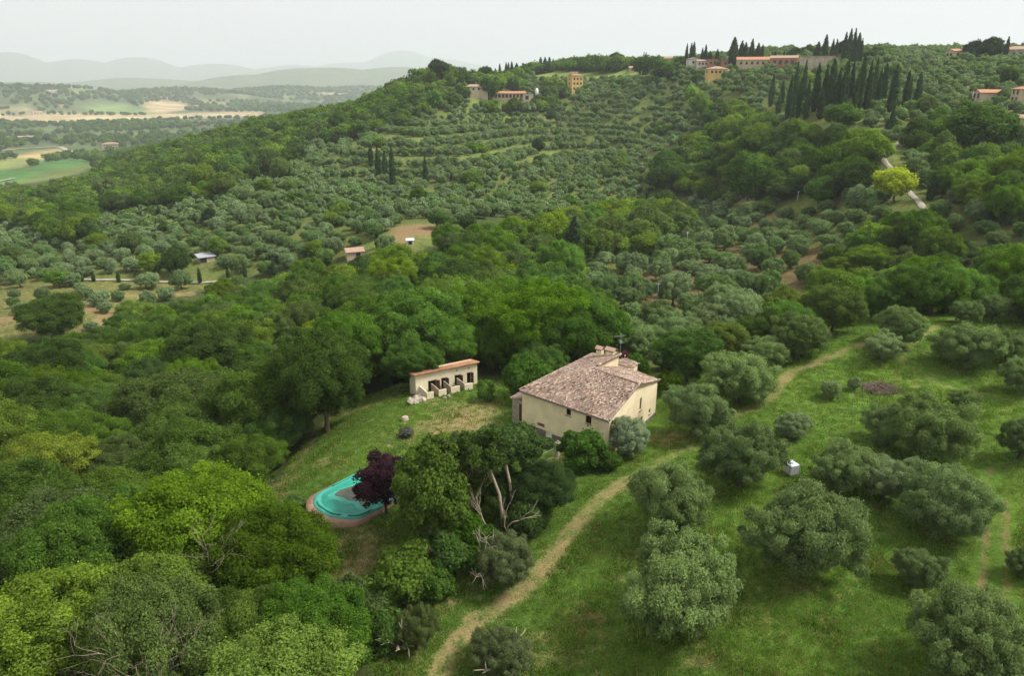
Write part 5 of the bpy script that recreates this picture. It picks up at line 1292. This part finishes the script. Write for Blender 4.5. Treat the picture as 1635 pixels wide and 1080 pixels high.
def scatter(kind, sp, jit, ymin, ymax, ang, seed, classes, size, lift, seen=None):
    x, y = grid_pts(sp, jit, ymin, ymax, ang, seed); rgx = np.random.default_rng(seed + 1)
    z = ground_z(x, y); s = size * np.exp(rgx.normal(size=len(x)) * .17)
    u, v, d = proj(np.stack([x, y, z + lift * s], 1)); cl = land(u, v); ut, vt, _ = proj(np.stack([x, y, z + lift * 1.65 * s], 1)); ct = land(ut, vt)
    k = np.isin(cl, classes) & (np.isin(ct, classes) | (vt < 130) if kind == 0 else np.isin(ct, [0, 1, 2, 4, 5, 6, 7])) & free(x, y, 1.0 if kind == 0 else 1.2) & off_road(x, y, 2.5)
    if 2 in classes:
        f = base_z(x, y) / TSTEP; f = f - np.floor(f); k &= (cl != 2) | (f < .52)
    if 4 in classes: k &= (cl != 4) | (rgx.random(len(x)) < .34)
    s = np.where(cl == 4, s * .68, s)
    w0 = 11 if kind == 0 else 7.5
    for i in np.nonzero(k)[0]: SC.append((kind, x[i], y[i], z[i], s[i], u[i], v[i], d[i], s[i] * w0 * FPX / d[i], cl[i]))
scatter(0, 6.4, .22, 28, 150, .3, 300, [1], .80, 5)
scatter(0, 7.0, .24, 150, 330, .1, 302, [1], .86, 5)
scatter(0, 8.2, .24, 330, 1000, .5, 304, [1], .92, 5)
scatter(1, 6.6, .15, 100, 240, .25, 310, [0, 4], .72, 3)
scatter(1, 9.0, .14, 100, 260, .35, 311, [5], .90, 3)
scatter(1, 6.3, .15, 240, 430, .18, 312, [0], .66, 3)
scatter(1, 6.6, .18, 430, 760, .30, 314, [0], .72, 3)
scatter(1, 4.7, .16, 240, 560, .22, 313, [2], .60, 2.5)
scatter(1, 5.2, .16, 560, 760, .22, 317, [2], .62, 2.5)
# odd broadleaf trees and hedges scattered through the groves
scatter(0, 31, .35, 170, 600, .7, 316, [0, 2], .62, 4)
# valley trees
x, y = grid_pts(22, .35, 780, 2600, .4, 320); rgx = np.random.default_rng(5); z = ground_z(x, y); u, v, d = proj(np.stack([x, y, z + 4], 1))
infield = np.zeros(len(x), bool)
for c_, poly in FIELDS: infield |= inpoly(u, v, poly)
clump = np.sin(x / 60 + 1.5 * np.sin(y / 110)) + np.sin(y / 75 + np.sin(x / 90)) + rgx.normal(size=len(x)) * .5
k = ~infield & (clump > -.35) & (u < 520) & (z < 0) & free(x, y, 4)
valley = [(x[i], y[i], z[i], (.9 + .5 * rgx.random())) for i in np.nonzero(k)[0]]
x, y = grid_pts(36, .4, 2600, 5600, .2, 322); z = ground_z(x, y); u, v, d = proj(np.stack([x, y, z + 4], 1)); infield = np.zeros(len(x), bool)
for c_, poly in FIELDS: infield |= inpoly(u, v, poly)
clump = np.sin(x / 190 + 1.5 * np.sin(y / 230)) + np.sin(y / 160 + np.sin(x / 240)) + (z + 79) / 22
k = ~infield & (clump > .1) & (u < 800)
valley += [(x[i], y[i], z[i], 1.3 + .8 * rgx.random()) for i in np.nonzero(k)[0]]
# which ones show: near to far, count the crown area not yet covered
SC.sort(key=lambda r: r[7])
cov = np.zeros((300, 420), bool); shown = np.zeros(len(SC))
for i, r in enumerate(SC):
    a = r[8] / 8; cx, cy_ = r[5] / 4 + 5, r[6] / 4 + 5; hgt = a * .8
    x0, x1, y0, y1 = int(max(0, cx - a)), int(min(420, cx + a + 1)), int(max(0, cy_ - hgt)), int(min(300, cy_ + hgt + 1))
    if x1 <= x0 or y1 <= y0: continue
    sub = cov[y0:y1, x0:x1]; shown[i] = (~sub).sum() * 1.0; sub[:] = True
ZONES = [('upper right slope', lambda u, v, d: v < 330 and u > 1030), ('lower right wood', lambda u, v, d: u > 1230 and v >= 330),
 ('grove behind the farmhouse', lambda u, v, d: u > 930 and v >= 330), ('terraces below the crest', lambda u, v, d: u > 430 and v < 215), ('terraces round mid-slope cypresses', lambda u, v, d: u > 430 and v < 300),
 ('central olive slope', lambda u, v, d: u > 430 and v < 400), ('wood behind the stable', lambda u, v, d: u > 430 and v < 640), ('upper left ridge wood', lambda u, v, d: v < 330), ('groves by cypress road', lambda u, v, d: v < 475), ('wood above corner oak', lambda u, v, d: v < 620), ('lower left wood', lambda u, v, d: True)]
TONES_O = [((.072,.122,.020),'mid green'),((.054,.090,.020),'dark green'),((.082,.148,.020),'fresh green'),((.100,.154,.024),'light green'),((.118,.168,.024),'yellow-green'),((.086,.122,.034),'dull green'),((.062,.112,.020),'deep green')]
TONES_L = [((.124,.176,.078),'grey-green'),((.148,.196,.100),'silvery'),((.108,.166,.060),'green'),((.132,.178,.076),'dusty green')]
rg2 = np.random.default_rng(77)
rest = {0: [], 1: []}
for kind in (0, 1):
    ids = [i for i in range(len(SC)) if SC[i][0] == kind]; ids.sort(key=lambda i: -shown[i])
    own = 255 if kind == 0 else 258
    pick = [i for i in ids[:own] if shown[i] > 0]; rest[kind] = [i for i in ids if i not in set(pick)]
    byz = {}
    for i in pick:
        for j, (nm, fn) in enumerate(ZONES):
            if fn(SC[i][5], SC[i][6], SC[i][7]): byz.setdefault(j, []).append(i); break
    for j, lst in byz.items():
        lst.sort(key=lambda i: -SC[i][6]); nrow = max(1, round(len(lst) / 8)); rows = np.array_split(np.array(lst), nrow)
        for ri, row in enumerate(rows):
            for ci, i in enumerate(sorted(row, key=lambda i: SC[i][5])):
                _, x, y, z, s, u, v, d, wp, cl = SC[i]
                tones = TONES_O if kind == 0 else TONES_L
                col, tn = tones[int(rg2.integers(len(tones)))]
                if kind == 0: key = 'oak' if d < 210 else 'oak_mid' if d < 420 else 'oak_low'
                else: key = 'olive' if d < 200 else 'olive_mid'
                pr = PROTO[key]; vi = int(rg2.integers(len(pr))); sx = s * (11 if kind == 0 else 7.5) / pr[vi]['w']
                noun = 'broadleaf tree' if kind == 0 else 'olive tree'
                lb = '%s %s, %s from left, %s row up, %s' % (tn, noun, ordn(ci), ordn(ri), ZONES[j][0])
                zk = float(np.clip(1 + .13 * rg2.normal(), .75, 1.3))
                tree('broadleaf_tree' if kind == 0 else 'olive_tree', lb, 'tree' if kind == 0 else 'olive tree', key, (x, y, z - .1), float(sx), float(sx * zk), col, None, ('trees of the ' if kind == 0 else 'olive trees of the ') + ZONES[j][0], vi)
print('SCATTER', len(SC), 'rest', len(rest[0]), len(rest[1]), 'valley', len(valley))
def instances(name, label, cat, pts, protos, seed, kinds=None):
    """one object whose many small plants are too many to count"""
    rgx = np.random.default_rng(seed); P = np.array(pts, float); n = len(P)
    me = bpy.data.meshes.new(name); me.vertices.add(n); me.vertices.foreach_set('co', P[:, :3].astype(np.float32).ravel())
    for nm, arr in (('sc', P[:, 3]), ('rot', rgx.random(n) * 6.283)):
        a = me.attributes.new(nm, 'FLOAT', 'POINT'); a.data.foreach_set('value', arr.astype(np.float32))
    a = me.attributes.new('kind_id', 'INT', 'POINT'); a.data.foreach_set('value', (rgx.integers(len(protos), size=n) if kinds is None else np.asarray(kinds)).astype(np.int32))
    ob = link(name, me)
    g = bpy.data.node_groups.new(name, 'GeometryNodeTree')
    g.interface.new_socket('Geometry', in_out='INPUT', socket_type='NodeSocketGeometry'); g.interface.new_socket('Geometry', in_out='OUTPUT', socket_type='NodeSocketGeometry')
    gi = g.nodes.new('NodeGroupInput'); go = g.nodes.new('NodeGroupOutput'); jn = g.nodes.new('GeometryNodeJoinGeometry')
    def na(nm, tp):
        q = g.nodes.new('GeometryNodeInputNamedAttribute'); q.data_type = tp; q.inputs['Name'].default_value = nm; return q.outputs['Attribute']
    sc_, rt_, kd_ = na('sc', 'FLOAT'), na('rot', 'FLOAT'), na('kind_id', 'INT')
    cr = g.nodes.new('ShaderNodeCombineXYZ'); g.links.new(rt_, cr.inputs['Z'])
    er = g.nodes.new('FunctionNodeEulerToRotation'); g.links.new(cr.outputs[0], er.inputs[0])
    for k, (pm, col, wscale) in enumerate(protos):
        pm = pm.copy(); base_m = pm.materials[0].name.split('.')[0]; pm.materials[0] = leaf_material(base_m, *LEAFP[base_m], col=col)
        po = bpy.data.objects.new(name + '_source', pm)
        oi = g.nodes.new('GeometryNodeObjectInfo'); oi.inputs['Object'].default_value = po; oi.inputs['As Instance'].default_value = True
        cmpn = g.nodes.new('FunctionNodeCompare'); cmpn.data_type = 'INT'; cmpn.operation = 'EQUAL'
        g.links.new(kd_, cmpn.inputs[2]); cmpn.inputs[3].default_value = k
        ip = g.nodes.new('GeometryNodeInstanceOnPoints')
        mu = g.nodes.new('ShaderNodeMath'); mu.operation = 'MULTIPLY'; g.links.new(sc_, mu.inputs[0]); mu.inputs[1].default_value = wscale
        g.links.new(gi.outputs[0], ip.inputs['Points']); g.links.new(cmpn.outputs[0], ip.inputs['Selection']); g.links.new(oi.outputs['Geometry'], ip.inputs['Instance'])
        g.links.new(er.outputs[0], ip.inputs['Rotation']); g.links.new(mu.outputs[0], ip.inputs['Scale']); g.links.new(ip.outputs[0], jn.inputs[0])
    g.links.new(jn.outputs[0], go.inputs[0])
    md = ob.modifiers.new('scatter', 'NODES'); md.node_group = g
    return tag(ob, label, cat, kind='stuff')
def protos_for(key, tones, width): return [(PROTO[key][k % len(PROTO[key])]['crown'], c[0], width / PROTO[key][k % len(PROTO[key])]['w']) for k, c in enumerate(tones)]
r0n = [SC[i][1:5] for i in rest[0] if SC[i][7] < 330]; r0f = [(SC[i][1], SC[i][2], SC[i][3] - 1.4, SC[i][4]) for i in rest[0] if SC[i][7] >= 330]
r1n = [SC[i][1:5] for i in rest[1] if SC[i][7] < 260]; r1f = [SC[i][1:5] for i in rest[1] if SC[i][7] >= 260]
rgk = np.random.default_rng(31); no, nl = len(TONES_O), len(TONES_L)
instances('woodland', 'close-set broadleaf trees filling the woods between and beyond the singled-out trees', 'woodland', r0n + r0f, protos_for('oak_mid', TONES_O, 11) + protos_for('oak_low', TONES_O, 11), 1, np.concatenate([rgk.integers(no, size=len(r0n)), no + rgk.integers(no, size=len(r0f))]))
instances('olive_grove', 'close-set grey-green olives between and beyond the singled-out ones', 'olive grove', r1n + r1f, protos_for('olive_mid', TONES_L, 7.5) + protos_for('olive_low', TONES_L, 7.5), 3, np.concatenate([rgk.integers(nl, size=len(r1n)), nl + rgk.integers(nl, size=len(r1f))]))
instances('valley_trees', 'far scattered trees and hedges on the valley floor and hills', 'trees', [(a, b, c - .5, s) for a, b, c, s in valley], protos_for('oak_low', TONES_O[:4], 11), 5)

# ------------------------------------------------------------------ grass and undergrowth
def tuft(seed, n, h, spread, wd, lean=.5):
    rgx = np.random.default_rng(seed); V = []; F = []; lv = []
    for i in range(n):
        a = rgx.random() * 6.28; r_ = spread * rgx.random() ** .6; x, y = math.cos(a) * r_, math.sin(a) * r_; b = rgx.random() * 6.28; hh = h * (.5 + .7 * rgx.random())
        dx, dy = math.cos(b) * wd / 2, math.sin(b) * wd / 2; lx, ly = rgx.normal() * lean * hh, rgx.normal() * lean * hh; k = len(V)
        V += [(x - dx, y - dy, -.03), (x + dx, y + dy, -.03), (x + lx + dx * .3, y + ly + dy * .3, hh), (x + lx - dx * .3, y + ly - dy * .3, hh)]; F.append((k, k + 1, k + 2, k + 3)); lv += [rgx.random()] * 4
    return np_mesh('tuft', np.array(V), np.array(F), np.array(lv), M['grass_blade'])
rgx = np.random.default_rng(9)
def meadow_pts(n, ymax, want_dry=False):
    v = 560 + 560 * rgx.random(n * 3) ** .8; y = 34 + (ymax - 34) * rgx.random(n * 3) ** 1.15; x = (rgx.random(n * 3) * 1.75 - .72) * y
    z = ground_z(x, y); u, v, d = proj(np.stack([x, y, z], 1)); k = (land(u, v) == 3) & (u > 380) & (u < 1700) & (v < 1130) & off_road(x, y, .9)
    kk = np.array([(np.hypot(x - a, y - b) > r) for a, b, r in [(-17, 64, 4), (-14, 67, 5), (-11, 71, 4), (6, 80, 6.5), (11, 80, 7), (14, 82, 6), (10, 88, 6)]]).all(0)
    k &= kk; cl_ = np.maximum(0, np.sin(x * .55 + 2 * np.sin(y * .3)) * np.sin(y * .47 + 1.5 * np.sin(x * .4)))
    return [(x[i], y[i], z[i], .6 + .6 * rgx.random() + .9 * cl_[i]) for i in np.nonzero(k)[0][:n]]
t1, t2, t3 = tuft(1, 14, .16, .32, .05), tuft(2, 12, .24, .30, .05), tuft(3, 16, .11, .36, .06)
instances('meadow_grass', 'green grass tufts growing all over the meadow and lawn', 'grass', meadow_pts(42000, 118), [(t1, (.078, .150, .024), 1), (t2, (.095, .162, .030), 1), (t3, (.072, .132, .022), 1), (t1, (.15, .160, .05), 1), (t3, (.22, .19, .08), .9)], 6)

# ------------------------------------------------------------------ haze
hz = MB().box((0, 0, 260), (46000, 46000, 700)); hm, t, o = newmat('haze')
pv_ = N(t, 'ShaderNodeVolumePrincipled'); pv_.inputs['Color'].default_value = (.89, .94, 1.0, 1); pv_.inputs['Density'].default_value = 1.2e-4; pv_.inputs['Anisotropy'].default_value = .2
t.links.new(pv_.outputs[0], o.inputs['Volume'])
ho = hz.build('haze', hm); tag(ho, 'pale summer haze over the whole landscape', 'haze', kind='stuff')
